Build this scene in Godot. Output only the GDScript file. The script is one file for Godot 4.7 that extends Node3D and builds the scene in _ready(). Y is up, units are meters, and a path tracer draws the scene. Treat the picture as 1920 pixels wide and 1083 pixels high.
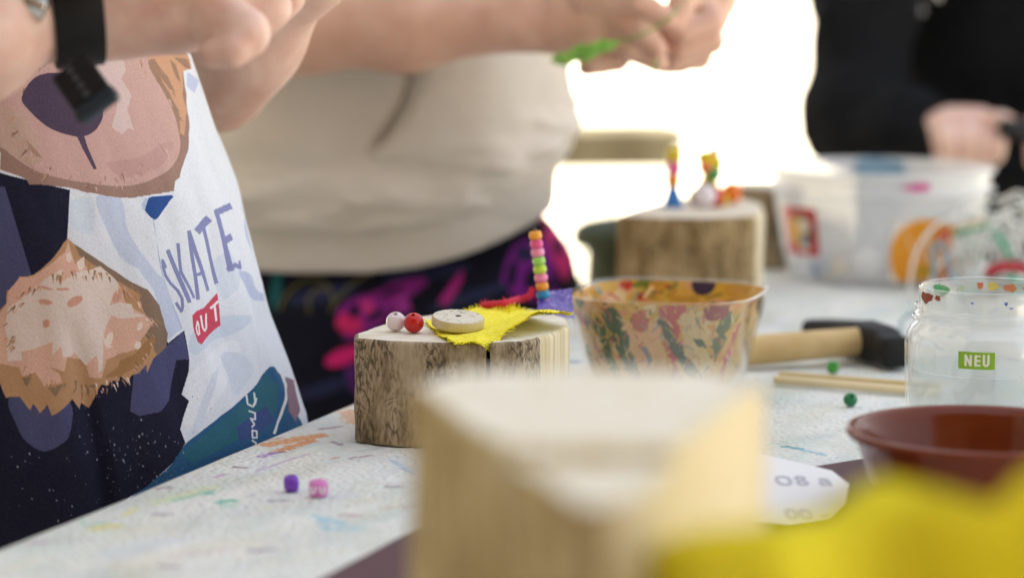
extends Node3D
# A craft table outdoors, seen close up through a long lens. x right, y up, the camera looks along -z.

const CAM_Y := 1.035          # eye height
const TABLE_Y := 0.75         # table top
const FPX := 4590.0           # focal length in photo pixels (photo 1920 x 1083)
var pitch := atan(601.5 / FPX)
var rng := RandomNumberGenerator.new()
var used := {}
var M := {}                   # materials

# ---------------------------------------------------------------- pixels to places
func ray(u: float, v: float) -> Vector3:
	var c := Vector3((u - 960.0) / FPX, -(v - 541.5) / FPX, -1.0)
	return c.rotated(Vector3.RIGHT, -pitch)

func P(u: float, v: float, d: float) -> Vector3:      # the point of a pixel's ray that lies d metres ahead
	var r := ray(u, v)
	return Vector3(0, CAM_Y, 0) + r * (d / -r.z)

func H(u: float, v: float, h: float) -> Vector3:      # the point of a pixel's ray at h metres above the table top
	var r := ray(u, v)
	return Vector3(0, CAM_Y, 0) + r * ((TABLE_Y + h - CAM_Y) / r.y)

const E0 := Vector2(-0.102, 1.615)     # a point of the table's long edge as (x, distance ahead)
var AX := Vector2(0.338, 0.941).normalized()
var NX := Vector2(0.941, -0.338).normalized()
func T(t: float, n: float, h := 0.0) -> Vector3:      # along the table's edge, across it, above it
	var q := E0 + AX * t + NX * n
	return Vector3(q.x, TABLE_Y + h, -q.y)
func to_table(p: Vector3) -> Vector2:
	var q := Vector2(p.x, -p.z) - E0
	return Vector2(q.dot(AX), q.dot(NX))

# ---------------------------------------------------------------- nodes
func numbered(called: String) -> String:
	var n: int = used.get(called, 0)
	used[called] = n + 1
	return called if n == 0 else "%s_%03d" % [called, n]

func thing(called: String, label: String, category: String, group := "", at := Vector3.ZERO) -> Node3D:
	var o := Node3D.new()
	o.name = numbered(called)
	add_child(o)
	o.position = at
	tag(o, label, category, group)
	return o

func tag(o: Node, label: String, category: String, group := "") -> void:
	o.set_meta("label", label)
	o.set_meta("category", category)
	if group != "":
		o.set_meta("group", group)

func part(called: String, mesh: Mesh, mat: Material, parent: Node) -> MeshInstance3D:
	var o := MeshInstance3D.new()
	o.name = called if parent != self else numbered(called)
	o.mesh = mesh
	o.material_override = mat
	o.cast_shadow = GeometryInstance3D.SHADOW_CASTING_SETTING_ON
	parent.add_child(o, true)
	return o

func solo(called: String, mesh: Mesh, mat: Material, label: String, category: String, group := "") -> MeshInstance3D:
	var o := part(called, mesh, mat, self)
	tag(o, label, category, group)
	return o

func structure(called: String, mesh: Mesh, mat: Material) -> MeshInstance3D:
	var o := part(called, mesh, mat, self)
	o.set_meta("kind", "structure")
	return o

# ---------------------------------------------------------------- mesh building
class Acc:
	var v := PackedVector3Array()
	var n := PackedVector3Array()
	var uv := PackedVector2Array()
	var ix := PackedInt32Array()
	func mesh() -> ArrayMesh:
		var a := []
		a.resize(Mesh.ARRAY_MAX)
		a[Mesh.ARRAY_VERTEX] = v
		a[Mesh.ARRAY_NORMAL] = n
		if uv.size() == v.size():
			a[Mesh.ARRAY_TEX_UV] = uv
		a[Mesh.ARRAY_INDEX] = ix
		var m := ArrayMesh.new()
		m.add_surface_from_arrays(Mesh.PRIMITIVE_TRIANGLES, a)
		return m
	func quad_flat(a: Vector3, b: Vector3, c: Vector3, d: Vector3) -> void:
		var nn := (b - a).cross(d - a).normalized()
		var s := v.size()
		for q in [a, b, c, d]:
			v.append(q)
			n.append(nn)
			uv.append(Vector2(q.x + q.z, q.y))
		ix.append_array([s, s + 2, s + 1, s, s + 3, s + 2])

# a grid of points with smooth normals; rows[i][j]; closed_j joins the last column to the first
func sheet(acc: Acc, rows: Array, closed_j := false, uvs := [], flip := false) -> void:
	var nr := rows.size()
	var nc: int = rows[0].size()
	var s := acc.v.size()
	var nrm := PackedVector3Array()
	nrm.resize(nr * nc)
	var jn := nc if closed_j else nc - 1
	var idx := PackedInt32Array()
	for i in nr - 1:
		for j in jn:
			var j2 := (j + 1) % nc
			var a: Vector3 = rows[i][j]
			var b: Vector3 = rows[i][j2]
			var c: Vector3 = rows[i + 1][j2]
			var d: Vector3 = rows[i + 1][j]
			var f := (c - a).cross(d - b)
			if flip: f = -f
			nrm[i * nc + j] += f
			nrm[i * nc + j2] += f
			nrm[(i + 1) * nc + j2] += f
			nrm[(i + 1) * nc + j] += f
			var q := [i * nc + j, i * nc + j2, (i + 1) * nc + j2, (i + 1) * nc + j]
			if flip:
				idx.append_array([s + q[0], s + q[1], s + q[2], s + q[0], s + q[2], s + q[3]])
			else:
				idx.append_array([s + q[0], s + q[2], s + q[1], s + q[0], s + q[3], s + q[2]])
	for i in nr:
		for j in nc:
			acc.v.append(rows[i][j])
			acc.n.append(nrm[i * nc + j].normalized())
			acc.uv.append(uvs[i][j] if uvs.size() else Vector2(float(j) / maxf(1, nc - 1), float(i) / maxf(1, nr - 1)))
	acc.ix.append_array(idx)

# profile: [radius, height] pairs, turned round the y axis of the transform
func lathe(acc: Acc, profile: Array, seg := 32, at := Transform3D.IDENTITY) -> void:
	var rows := []
	var uvs := []
	var run := 0.0
	for i in profile.size():
		var row := []
		var uvr := []
		if i: run += (Vector2(profile[i][0], profile[i][1]) - Vector2(profile[i - 1][0], profile[i - 1][1])).length()
		for j in seg + 1:
			var a := TAU * j / seg
			row.append(at * Vector3(cos(a) * profile[i][0], profile[i][1], -sin(a) * profile[i][0]))
			uvr.append(Vector2(float(j) / seg, run))
		rows.append(row)
		uvs.append(uvr)
	sheet(acc, rows, false, uvs)

func smooth_line(pts: Array, per := 8) -> Array:
	var out := []
	for i in pts.size() - 1:
		var a: Vector3 = pts[max(i - 1, 0)]
		var b: Vector3 = pts[i]
		var c: Vector3 = pts[i + 1]
		var d: Vector3 = pts[min(i + 2, pts.size() - 1)]
		for k in per:
			out.append(b.cubic_interpolate(c, a, d, float(k) / per))
	out.append(pts[-1])
	return out

func tube(acc: Acc, pts: Array, radii, sides := 10, cap := true) -> void:
	var rows := []
	var up := Vector3.UP
	var t0: Vector3 = (pts[1] - pts[0]).normalized()
	if absf(t0.dot(up)) > 0.9: up = Vector3.RIGHT
	for i in pts.size():
		var t: Vector3 = (pts[min(i + 1, pts.size() - 1)] - pts[max(i - 1, 0)]).normalized()
		var x := up.cross(t).normalized()
		var y := t.cross(x).normalized()
		up = y
		var r: float = radii[i] if radii is Array else radii
		var row := []
		for j in sides:
			var a := TAU * j / sides
			row.append(pts[i] + (x * cos(a) + y * sin(a)) * r)
		if cap and i == 0:
			var c0 := []
			for j in sides: c0.append(pts[0] + (row[j] - pts[0]) * 0.01)
			rows.append(c0)
		rows.append(row)
		if cap and i == pts.size() - 1:
			var c1 := []
			for j in sides: c1.append(pts[i] + (row[j] - pts[i]) * 0.01)
			rows.append(c1)
	sheet(acc, rows, true)

func tube_mesh(pts: Array, radii, sides := 10) -> ArrayMesh:
	var a := Acc.new()
	tube(a, pts, radii, sides)
	return a.mesh()

func lathe_mesh(profile: Array, seg := 32) -> ArrayMesh:
	var a := Acc.new()
	lathe(a, profile, seg)
	return a.mesh()

# a box with its edges rounded off (c = chamfer)
func box(acc: Acc, size: Vector3, at := Transform3D.IDENTITY, c := 0.002) -> void:
	var h := size * 0.5
	c = minf(c, minf(h.x, minf(h.y, h.z)) * 0.9)
	for axis in 3:
		for s in [-1.0, 1.0]:
			var u := (axis + 1) % 3
			var w := (axis + 2) % 3
			var q := []
			for e in [[-1, -1], [1, -1], [1, 1], [-1, 1]]:
				var p := Vector3.ZERO
				p[axis] = s * h[axis]
				p[u] = e[0] * (h[u] - c)
				p[w] = e[1] * (h[w] - c)
				q.append(at * p)
			if s > 0: acc.quad_flat(q[0], q[1], q[2], q[3])
			else: acc.quad_flat(q[3], q[2], q[1], q[0])
	for axis in 3:
		var u := (axis + 1) % 3
		var w := (axis + 2) % 3
		for e in [[-1, -1], [1, -1], [1, 1], [-1, 1]]:
			var p := []
			for g in [[-1, 0], [1, 0], [1, 1], [-1, 1]]:
				var k := Vector3.ZERO
				k[axis] = g[0] * (h[axis] - c)
				k[u] = e[0] * (h[u] if g[1] == 0 else h[u] - c)
				k[w] = e[1] * (h[w] - c if g[1] == 0 else h[w])
				p.append(at * k)
			var mid: Vector3 = (p[0] + p[2]) * 0.5 - at.origin
			if (p[1] - p[0]).cross(p[3] - p[0]).dot(mid) < 0: p.reverse()
			acc.quad_flat(p[0], p[1], p[2], p[3])
	for sx in [-1, 1]:
		for sy in [-1, 1]:
			for sz in [-1, 1]:
				var k := Vector3(sx * h.x, sy * h.y, sz * h.z)
				var a := at * (k - Vector3(0, sy, sz) * c)
				var b := at * (k - Vector3(sx, 0, sz) * c)
				var d := at * (k - Vector3(sx, sy, 0) * c)
				acc.quad_flat(a, b, d, d)

func box_mesh(size: Vector3, c := 0.002) -> ArrayMesh:
	var a := Acc.new()
	box(a, size, Transform3D.IDENTITY, c)
	return a.mesh()

# ---------------------------------------------------------------- bodies: tapered bones melted together
# bones: [a, b, radius a, radius b, blend]; shape(p, d) may change the distance (folds, cuts)
func body_mesh(acc: Acc, bones: Array, cell: float, shape = null, margin := 0.02) -> void:
	var box_ := AABB(bones[0][0], Vector3.ZERO)
	for b in bones:
		for e in 2:
			var r: Vector3 = Vector3.ONE * (b[2 + e] + margin)
			box_ = box_.merge(AABB(b[e] - r, r * 2))
	var B := 6
	var nx := (int(box_.size.x / cell / B) + 1) * B + 1
	var ny := (int(box_.size.y / cell / B) + 1) * B + 1
	var nz := (int(box_.size.z / cell / B) + 1) * B + 1
	var f := PackedFloat32Array()
	f.resize(nx * ny * nz)
	f.fill(9.0)
	var o := box_.position
	var half := B * cell * 0.8661
	var live := []
	for bz in range(0, nz - 1, B):
		for by in range(0, ny - 1, B):
			for bx in range(0, nx - 1, B):
				var c := o + (Vector3(bx, by, bz) + Vector3.ONE * B * 0.5) * cell
				var best := 9.0
				var near := []
				for b in bones:
					var dd := _bone(c, b[0], b[1], b[2], b[3])
					best = minf(best, dd)
					near.append(dd)
				if absf(best) > half + margin:
					if best < 0.0:
						for z in B + 1:
							for y in B + 1:
								for x in B + 1:
									var q := ((bz + z) * ny + by + y) * nx + bx + x
									if f[q] == 9.0: f[q] = -1.0
					continue
				var use := []
				for i in bones.size():
					if near[i] < best + 2.0 * half + bones[i][4] * 2.0: use.append(bones[i])
				live.append([bx, by, bz])
				for z in B + 1:
					for y in B + 1:
						for x in B + 1:
							var q := ((bz + z) * ny + by + y) * nx + bx + x
							var p := o + Vector3(bx + x, by + y, bz + z) * cell
							var d := 9.0
							for b in use:
								var e := _bone(p, b[0], b[1], b[2], b[3])
								var k: float = b[4]
								var g := maxf(k - absf(d - e), 0.0) / k
								d = minf(d, e) - g * g * k * 0.25
							if shape != null: d = shape.call(p, d)
							f[q] = d
	var vid := PackedInt32Array()
	vid.resize(nx * ny * nz)
	vid.fill(-1)
	var step := [0, 1, nx, nx + 1, nx * ny, nx * ny + 1, nx * ny + nx, nx * ny + nx + 1]
	var edges := [[0, 1], [2, 3], [4, 5], [6, 7], [0, 2], [1, 3], [4, 6], [5, 7], [0, 4], [1, 5], [2, 6], [3, 7]]
	var base := []
	for blk in live:
		for z in B:
			for y in B:
				for x in B:
					var q: int = ((blk[2] + z) * ny + blk[1] + y) * nx + blk[0] + x
					var v0 := f[q] < 0.0
					var mixed := false
					for k in range(1, 8):
						if (f[q + step[k]] < 0.0) != v0:
							mixed = true
							break
					if not mixed: continue
					var sum := Vector3.ZERO
					var cnt := 0
					for e in edges:
						var fa := f[q + step[e[0]]]
						var fb := f[q + step[e[1]]]
						if (fa < 0.0) == (fb < 0.0): continue
						var t := fa / (fa - fb)
						var pa := Vector3(e[0] & 1, (e[0] >> 1) & 1, e[0] >> 2)
						var pb := Vector3(e[1] & 1, (e[1] >> 1) & 1, e[1] >> 2)
						sum += pa.lerp(pb, t)
						cnt += 1
					var g := Vector3.ZERO
					for k in 8:
						var w: float = f[q + step[k]]
						g += Vector3(w if k & 1 else -w, w if k & 2 else -w, w if k & 4 else -w)
					vid[q] = acc.v.size()
					var pos := o + (Vector3(blk[0] + x, blk[1] + y, blk[2] + z) + sum / cnt) * cell
					acc.v.append(pos)
					acc.n.append(g.normalized())
					acc.uv.append(Vector2(pos.x, pos.y))
					base.append(q)
	for q in base:
		for axis in 3:
			var d0: int = step[[1, 2, 4][axis]]
			var d1: int = step[[2, 4, 1][axis]]
			var d2: int = step[[4, 1, 2][axis]]
			var s0 := f[q] < 0.0
			if s0 == (f[q + d0] < 0.0) or q - d1 - d2 < 0: continue
			var a := vid[q]
			var b := vid[q - d1]
			var c := vid[q - d1 - d2]
			var d := vid[q - d2]
			if a < 0 or b < 0 or c < 0 or d < 0: continue
			if s0: acc.ix.append_array([a, c, b, a, d, c])
			else: acc.ix.append_array([a, b, c, a, c, d])

func _bone(p: Vector3, a: Vector3, b: Vector3, ra: float, rb: float) -> float:
	var ab := b - a
	var t := clampf((p - a).dot(ab) / maxf(ab.length_squared(), 1e-9), 0.0, 1.0)
	return p.distance_to(a + ab * t) - (ra + (rb - ra) * t)

func chain(out: Array, pts: Array, radii: Array, k := 0.004) -> void:
	for i in pts.size() - 1:
		out.append([pts[i], pts[i + 1], radii[i], radii[i + 1], k])

# ---------------------------------------------------------------- colour and print
func srgb(h: String) -> Color:
	return Color.html(h)

func mat(c: Color, rough := 0.7, spec := 0.5) -> StandardMaterial3D:
	var m := StandardMaterial3D.new()
	m.albedo_color = c
	m.roughness = rough
	m.metallic_specular = spec
	return m

func noise(freq: float, sd: int, oct := 4, kind := FastNoiseLite.TYPE_SIMPLEX_SMOOTH) -> FastNoiseLite:
	var n := FastNoiseLite.new()
	n.noise_type = kind
	n.frequency = freq
	n.seed = sd
	n.fractal_octaves = oct
	return n

func gray_tex(freq: float, sd: int, size := 256, oct := 4, kind := FastNoiseLite.TYPE_SIMPLEX_SMOOTH) -> ImageTexture:
	return ImageTexture.create_from_image(noise(freq, sd, oct, kind).get_seamless_image(size, size))

# relief of depth centimetres from a seamless noise, on triplanar coordinates (repeats per metre)
func relief(m: StandardMaterial3D, tex: Texture2D, depth_cm: float, per_metre: float) -> void:
	m.heightmap_enabled = true
	m.heightmap_texture = tex
	m.heightmap_scale = depth_cm
	m.uv1_triplanar = true
	m.uv1_scale = Vector3.ONE * per_metre

# a mottled albedo: two colours mixed by noise
func mottle(c0: Color, c1: Color, freq: float, sd: int, size := 256, oct := 4, sx := 1.0, sy := 1.0) -> ImageTexture:
	var n := noise(freq, sd, oct)
	var im := Image.create(size, size, false, Image.FORMAT_RGB8)
	for y in size:
		for x in size:
			# blend across the border so that the picture repeats without a seam
			var a := n.get_noise_2d(x * sx, y * sy)
			var b := n.get_noise_2d((x - size) * sx, y * sy)
			var c := n.get_noise_2d(x * sx, (y - size) * sy)
			var d := n.get_noise_2d((x - size) * sx, (y - size) * sy)
			var fx := float(x) / size
			var fy := float(y) / size
			var v := lerpf(lerpf(a, b, fx), lerpf(c, d, fx), fy) * 1.3 + 0.5
			im.set_pixel(x, y, c0.lerp(c1, clampf(v, 0, 1)))
	im.generate_mipmaps()
	return ImageTexture.create_from_image(im)

# a picture that polygons and strokes are painted on; at() turns the drawing's points to pixels
class Print:
	var im: Image
	var at: Callable
	func _init(w: int, h: int, c: Color, f: Callable) -> void:
		im = Image.create(w, h, false, Image.FORMAT_RGBA8)
		im.fill(c)
		at = f
	func round(pts: Array, c: Color) -> void:      # a polygon with its corners smoothed
		var out := []
		var n := pts.size()
		for i in n:
			var p := []
			for k in 4:
				var e: Array = pts[(i + k - 1 + n) % n]
				p.append(Vector2(e[0], e[1]))
			for k in 5:
				var q: Vector2 = p[1].cubic_interpolate(p[2], p[0], p[3], k / 5.0)
				out.append([q.x, q.y])
		poly(out, c)
	func poly(pts: Array, c: Color, rough := 0.0, sd := 1) -> void:
		var q := PackedVector2Array()
		var r := RandomNumberGenerator.new()
		r.seed = sd
		var n := pts.size()
		for i in n:
			var a: Vector2 = Vector2(pts[i][0], pts[i][1])
			var b: Vector2 = Vector2(pts[(i + 1) % n][0], pts[(i + 1) % n][1])
			var steps := maxi(1, int(a.distance_to(b) / 12.0))
			for k in steps:
				var p := a.lerp(b, float(k) / steps)
				if rough > 0.0: p += Vector2(r.randf_range(-rough, rough), r.randf_range(-rough, rough))
				q.append(at.call(p))
		raster(q, c)
	func raster(q: PackedVector2Array, c: Color) -> void:
		var y0 := INF
		var y1 := -INF
		for p in q:
			y0 = minf(y0, p.y)
			y1 = maxf(y1, p.y)
		var n := q.size()
		for y in range(maxi(0, int(floor(y0))), mini(im.get_height(), int(ceil(y1)) + 1)):
			var yc := y + 0.5
			var xs := []
			for i in n:
				var a := q[i]
				var b := q[(i + 1) % n]
				if (a.y <= yc) != (b.y <= yc): xs.append(a.x + (yc - a.y) / (b.y - a.y) * (b.x - a.x))
			xs.sort()
			for i in range(0, xs.size() - 1, 2):
				var x0 := int(round(xs[i]))
				var x1 := int(round(xs[i + 1]))
				if x1 > x0: im.fill_rect(Rect2i(x0, y, x1 - x0, 1), c)
	func stroke(pts: Array, width: float, c: Color) -> void:
		for i in pts.size() - 1:
			var a := Vector2(pts[i][0], pts[i][1])
			var b := Vector2(pts[i + 1][0], pts[i + 1][1])
			var d := (b - a).normalized() * width * 0.5
			var s := d.orthogonal()
			poly([pair(a - d * 0.4 + s), pair(b + d * 0.4 + s), pair(b + d * 0.4 - s), pair(a - d * 0.4 - s)], c)
	func pair(p: Vector2) -> Array:
		return [p.x, p.y]
	func ellipse(p: Vector2, rx: float, ry: float, c: Color, turn := 0.0) -> void:
		var pts := []
		for i in 20:
			var e := Vector2(cos(TAU * i / 20) * rx, sin(TAU * i / 20) * ry).rotated(turn)
			pts.append([p.x + e.x, p.y + e.y])
		poly(pts, c)
	func texture() -> ImageTexture:
		im.generate_mipmaps()
		return ImageTexture.create_from_image(im)

# ---------------------------------------------------------------- materials
func make_materials() -> void:
	var fine := gray_tex(0.05, 3, 256, 4)
	var grain := gray_tex(0.02, 5, 256, 5)
	M.fine = fine
	M.grain = grain
	M.weave = weave_tex()
	# bark: grey brown with dark beetle scribbles, uv in metres
	M.bark = mat(Color.WHITE, 0.85, 0.3)
	M.bark.albedo_texture = bark_tex(srgb("b5a386"), srgb("857459"), srgb("413a30"), 11)
	M.bark.uv1_scale = Vector3(6.0, 6.0, 1)
	M.bark.heightmap_enabled = true
	M.bark.heightmap_texture = grain
	M.bark.heightmap_scale = 0.12
	M.bark_warm = M.bark.duplicate()
	M.bark_warm.albedo_texture = bark_tex(srgb("b09a72"), srgb("8a734f"), srgb("4b3d2b"), 29)
	M.bark_pale = M.bark.duplicate()
	M.bark_pale.albedo_texture = bark_tex(srgb("c2b188"), srgb("a58c5c"), srgb("7b6238"), 41)
	M.split = mat(Color.WHITE, 0.75, 0.35)
	M.split.albedo_texture = fibre_tex(srgb("e9dec4"), srgb("d2bf94"), 7)
	M.split.uv1_scale = Vector3(9, 3, 1)
	M.split_tan = mat(Color.WHITE, 0.75, 0.35)
	M.split_tan.albedo_texture = fibre_tex(srgb("dacdae"), srgb("c9b894"), 17)
	M.split_tan.uv1_scale = Vector3(9, 3, 1)
	M.sawn = mat(Color.WHITE, 0.8, 0.3)
	M.sawn.albedo_texture = ring_tex(srgb("ebe6da"), srgb("d3c7ac"))
	relief(M.sawn, fine, 0.03, 3.0)
	M.skin = mat(srgb("dcb3a0"), 0.52, 0.45)
	M.skin.albedo_color = Color.WHITE
	M.skin.albedo_texture = mottle(srgb("e6cbbf"), srgb("d3a79b"), 0.016, 21, 256, 4)
	relief(M.skin, gray_tex(0.16, 31, 256, 3), 0.02, 9.0)
	M.skin.subsurf_scatter_enabled = true
	M.skin.subsurf_scatter_strength = 0.12
	M.skin_tan = M.skin.duplicate()
	M.skin_tan.albedo_texture = mottle(srgb("dcb8a6"), srgb("cb9f8c"), 0.010, 23, 256, 3)
	M.hoodie = mat(srgb("e5e0d9"), 0.95, 0.2)
	relief(M.hoodie, M.weave, 0.03, 60.0)
	M.hoodie.rim_enabled = true
	M.hoodie.rim = 0.25
	M.black_cloth = mat(srgb("1b1c1f"), 0.95, 0.2)
	relief(M.black_cloth, M.weave, 0.04, 50.0)
	M.navy = mat(srgb("20243c"), 0.9, 0.25)
	M.denim = mat(srgb("2b3450"), 0.9, 0.25)
	M.hair = mat(srgb("5a4330"), 0.6, 0.4)
	M.shoe = mat(srgb("38383c"), 0.6, 0.4)
	M.rubber = mat(srgb("0e0f12"), 0.55, 0.4)
	M.silver = mat(srgb("d6d8d8"), 0.25, 0.5)
	M.silver.metallic = 0.9
	M.glass = mat(Color(0.95, 0.98, 0.97, 0.05), 0.03, 0.5)
	M.glass.transparency = BaseMaterial3D.TRANSPARENCY_ALPHA
	M.steel_dark = mat(srgb("151617"), 0.6, 0.4)
	M.handle = mat(Color.WHITE, 0.55, 0.4)
	M.handle.albedo_texture = fibre_tex(srgb("e0c898"), srgb("bd9f68"), 27)
	M.handle.uv1_triplanar = true
	M.handle.uv1_scale = Vector3(0.9, 12, 12)
	M.ceramic = mat(srgb("702e10"), 0.17, 0.4)
	M.yellow_felt = mat(srgb("f2e238"), 0.95, 0.2)
	relief(M.yellow_felt, fine, 0.05, 30.0)
	M.jute = mat(Color.WHITE, 0.9, 0.25)
	M.jute.albedo_texture = jute_tex()
	M.jute.heightmap_enabled = true
	M.jute.heightmap_texture = M.weave
	M.jute.heightmap_scale = 0.06
	M.thread_yellow = mat(srgb("efe02a"), 0.9, 0.25)
	M.glitter = mat(Color.WHITE, 0.35, 0.6)
	M.glitter.albedo_texture = speck_tex(srgb("5230a4"), srgb("cfc2f4"), srgb("2a1470"), 3)
	M.glitter.uv1_triplanar = true
	M.glitter.uv1_scale = Vector3.ONE * 9.0
	M.milky = mat(Color(0.95, 0.955, 0.96, 0.52), 0.4, 0.5)
	M.milky.transparency = BaseMaterial3D.TRANSPARENCY_ALPHA
	M.water = mat(Color(0.80, 0.86, 0.86, 0.36), 0.3, 0.5)
	M.water.transparency = BaseMaterial3D.TRANSPARENCY_ALPHA

func weave_tex() -> ImageTexture:
	var s := 128
	var im := Image.create(s, s, false, Image.FORMAT_L8)
	for y in s:
		for x in s:
			var a := sin(TAU * x / 8.0)
			var b := sin(TAU * y / 8.0)
			var over := ((x / 8 + y / 8) % 2) == 0
			var v := (absf(a) if over else absf(b)) * 0.7 + 0.3 * absf(a * b)
			im.set_pixel(x, y, Color(v, v, v))
	return ImageTexture.create_from_image(im)

func jute_tex() -> ImageTexture:
	var s := 256
	var im := Image.create(s, s, false, Image.FORMAT_RGB8)
	var n := noise(0.08, 4, 3)
	for y in s:
		for x in s:
			var over := ((x / 8 + y / 8) % 2) == 0
			var v := absf(sin(PI * x / 8.0)) if over else absf(sin(PI * y / 8.0))
			v = clampf(v * 0.75 + 0.3 + n.get_noise_2d(x, y) * 0.5, 0, 1)
			im.set_pixel(x, y, srgb("ecd414").lerp(srgb("fff560"), v))
	im.generate_mipmaps()
	return ImageTexture.create_from_image(im)

func bark_tex(pale: Color, mid: Color, dark: Color, sd: int) -> ImageTexture:
	var s := 512
	var im := Image.create(s, s, false, Image.FORMAT_RGB8)
	var n1 := noise(0.012, sd, 4)
	var n2 := noise(0.05, sd + 1, 3)
	var n3 := noise(0.05, sd + 2, 4)
	n3.fractal_type = FastNoiseLite.FRACTAL_RIDGED
	var n4 := noise(0.016, sd + 3, 3)
	var n5 := noise(0.14, sd + 4, 2)
	for y in s:
		for x in s:
			var g := n2.get_noise_2d(x, y * 0.16)
			var f := n5.get_noise_2d(x, y * 0.3)
			var c := pale.lerp(mid, clampf(0.5 + n1.get_noise_2d(x, y * 0.35) * 1.0 + g * 0.7 + f * 0.5, 0, 1))
			var w := n4.get_noise_2d(x * 1.2, y * 0.6) * 14.0
			var r := n3.get_noise_2d(x * 1.0 + w, y * 0.55 - w)
			var patch := n4.get_noise_2d(x * 0.8 + 300, y * 0.4)
			var k := smoothstep(0.30, 0.75, r + f * 0.25) * smoothstep(-0.35, 0.35, patch)
			k = maxf(k, smoothstep(0.25, 0.6, patch + f * 0.5) * 0.55)
			c = c.lerp(dark, k * 0.72)
			c = c.lerp(pale.lightened(0.25), smoothstep(0.3, 0.6, -patch + g * 0.5) * 0.5)
			im.set_pixel(x, y, c)
	im.generate_mipmaps()
	return ImageTexture.create_from_image(im)

func ring_tex(a: Color, b: Color) -> ImageTexture:      # end grain: wide growth rings crossed by saw marks
	var s := 768
	var im := Image.create(s, s, false, Image.FORMAT_RGB8)
	var n := noise(0.008, 19, 4)
	var m := noise(0.05, 20, 3)
	for y in s:
		for x in s:
			var d := Vector2(x - 300.0, y + 220.0).length() + n.get_noise_2d(x, y) * 26.0
			var ring := pow(0.5 + 0.5 * sin(d * 0.55), 3.0)
			var saw := m.get_noise_2d(x * 0.15, y * 1.6 + x * 0.2)
			var v := ring * 0.42 + saw * 0.5 + n.get_noise_2d(x * 2.0 + 90, y * 2.0) * 0.6 + 0.18
			im.set_pixel(x, y, a.lerp(b, clampf(v, 0, 1)))
	im.generate_mipmaps()
	return ImageTexture.create_from_image(im)

func fibre_tex(a: Color, b: Color, sd: int) -> ImageTexture:
	var s := 256
	var im := Image.create(s, s, false, Image.FORMAT_RGB8)
	var n := noise(0.06, sd, 4)
	for y in s:
		for x in s:
			var v := n.get_noise_2d(x, y * 0.04) * 1.2 + 0.45
			im.set_pixel(x, y, a.lerp(b, clampf(v, 0, 1)))
	im.generate_mipmaps()
	return ImageTexture.create_from_image(im)

func speck_tex(base: Color, light: Color, dark: Color, sd: int) -> ImageTexture:
	var s := 128
	var r := RandomNumberGenerator.new()
	r.seed = sd
	var im := Image.create(s, s, false, Image.FORMAT_RGB8)
	for y in s:
		for x in s:
			var q := r.randf()
			im.set_pixel(x, y, light if q > 0.86 else dark if q < 0.25 else base)
	im.generate_mipmaps()
	return ImageTexture.create_from_image(im)

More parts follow.
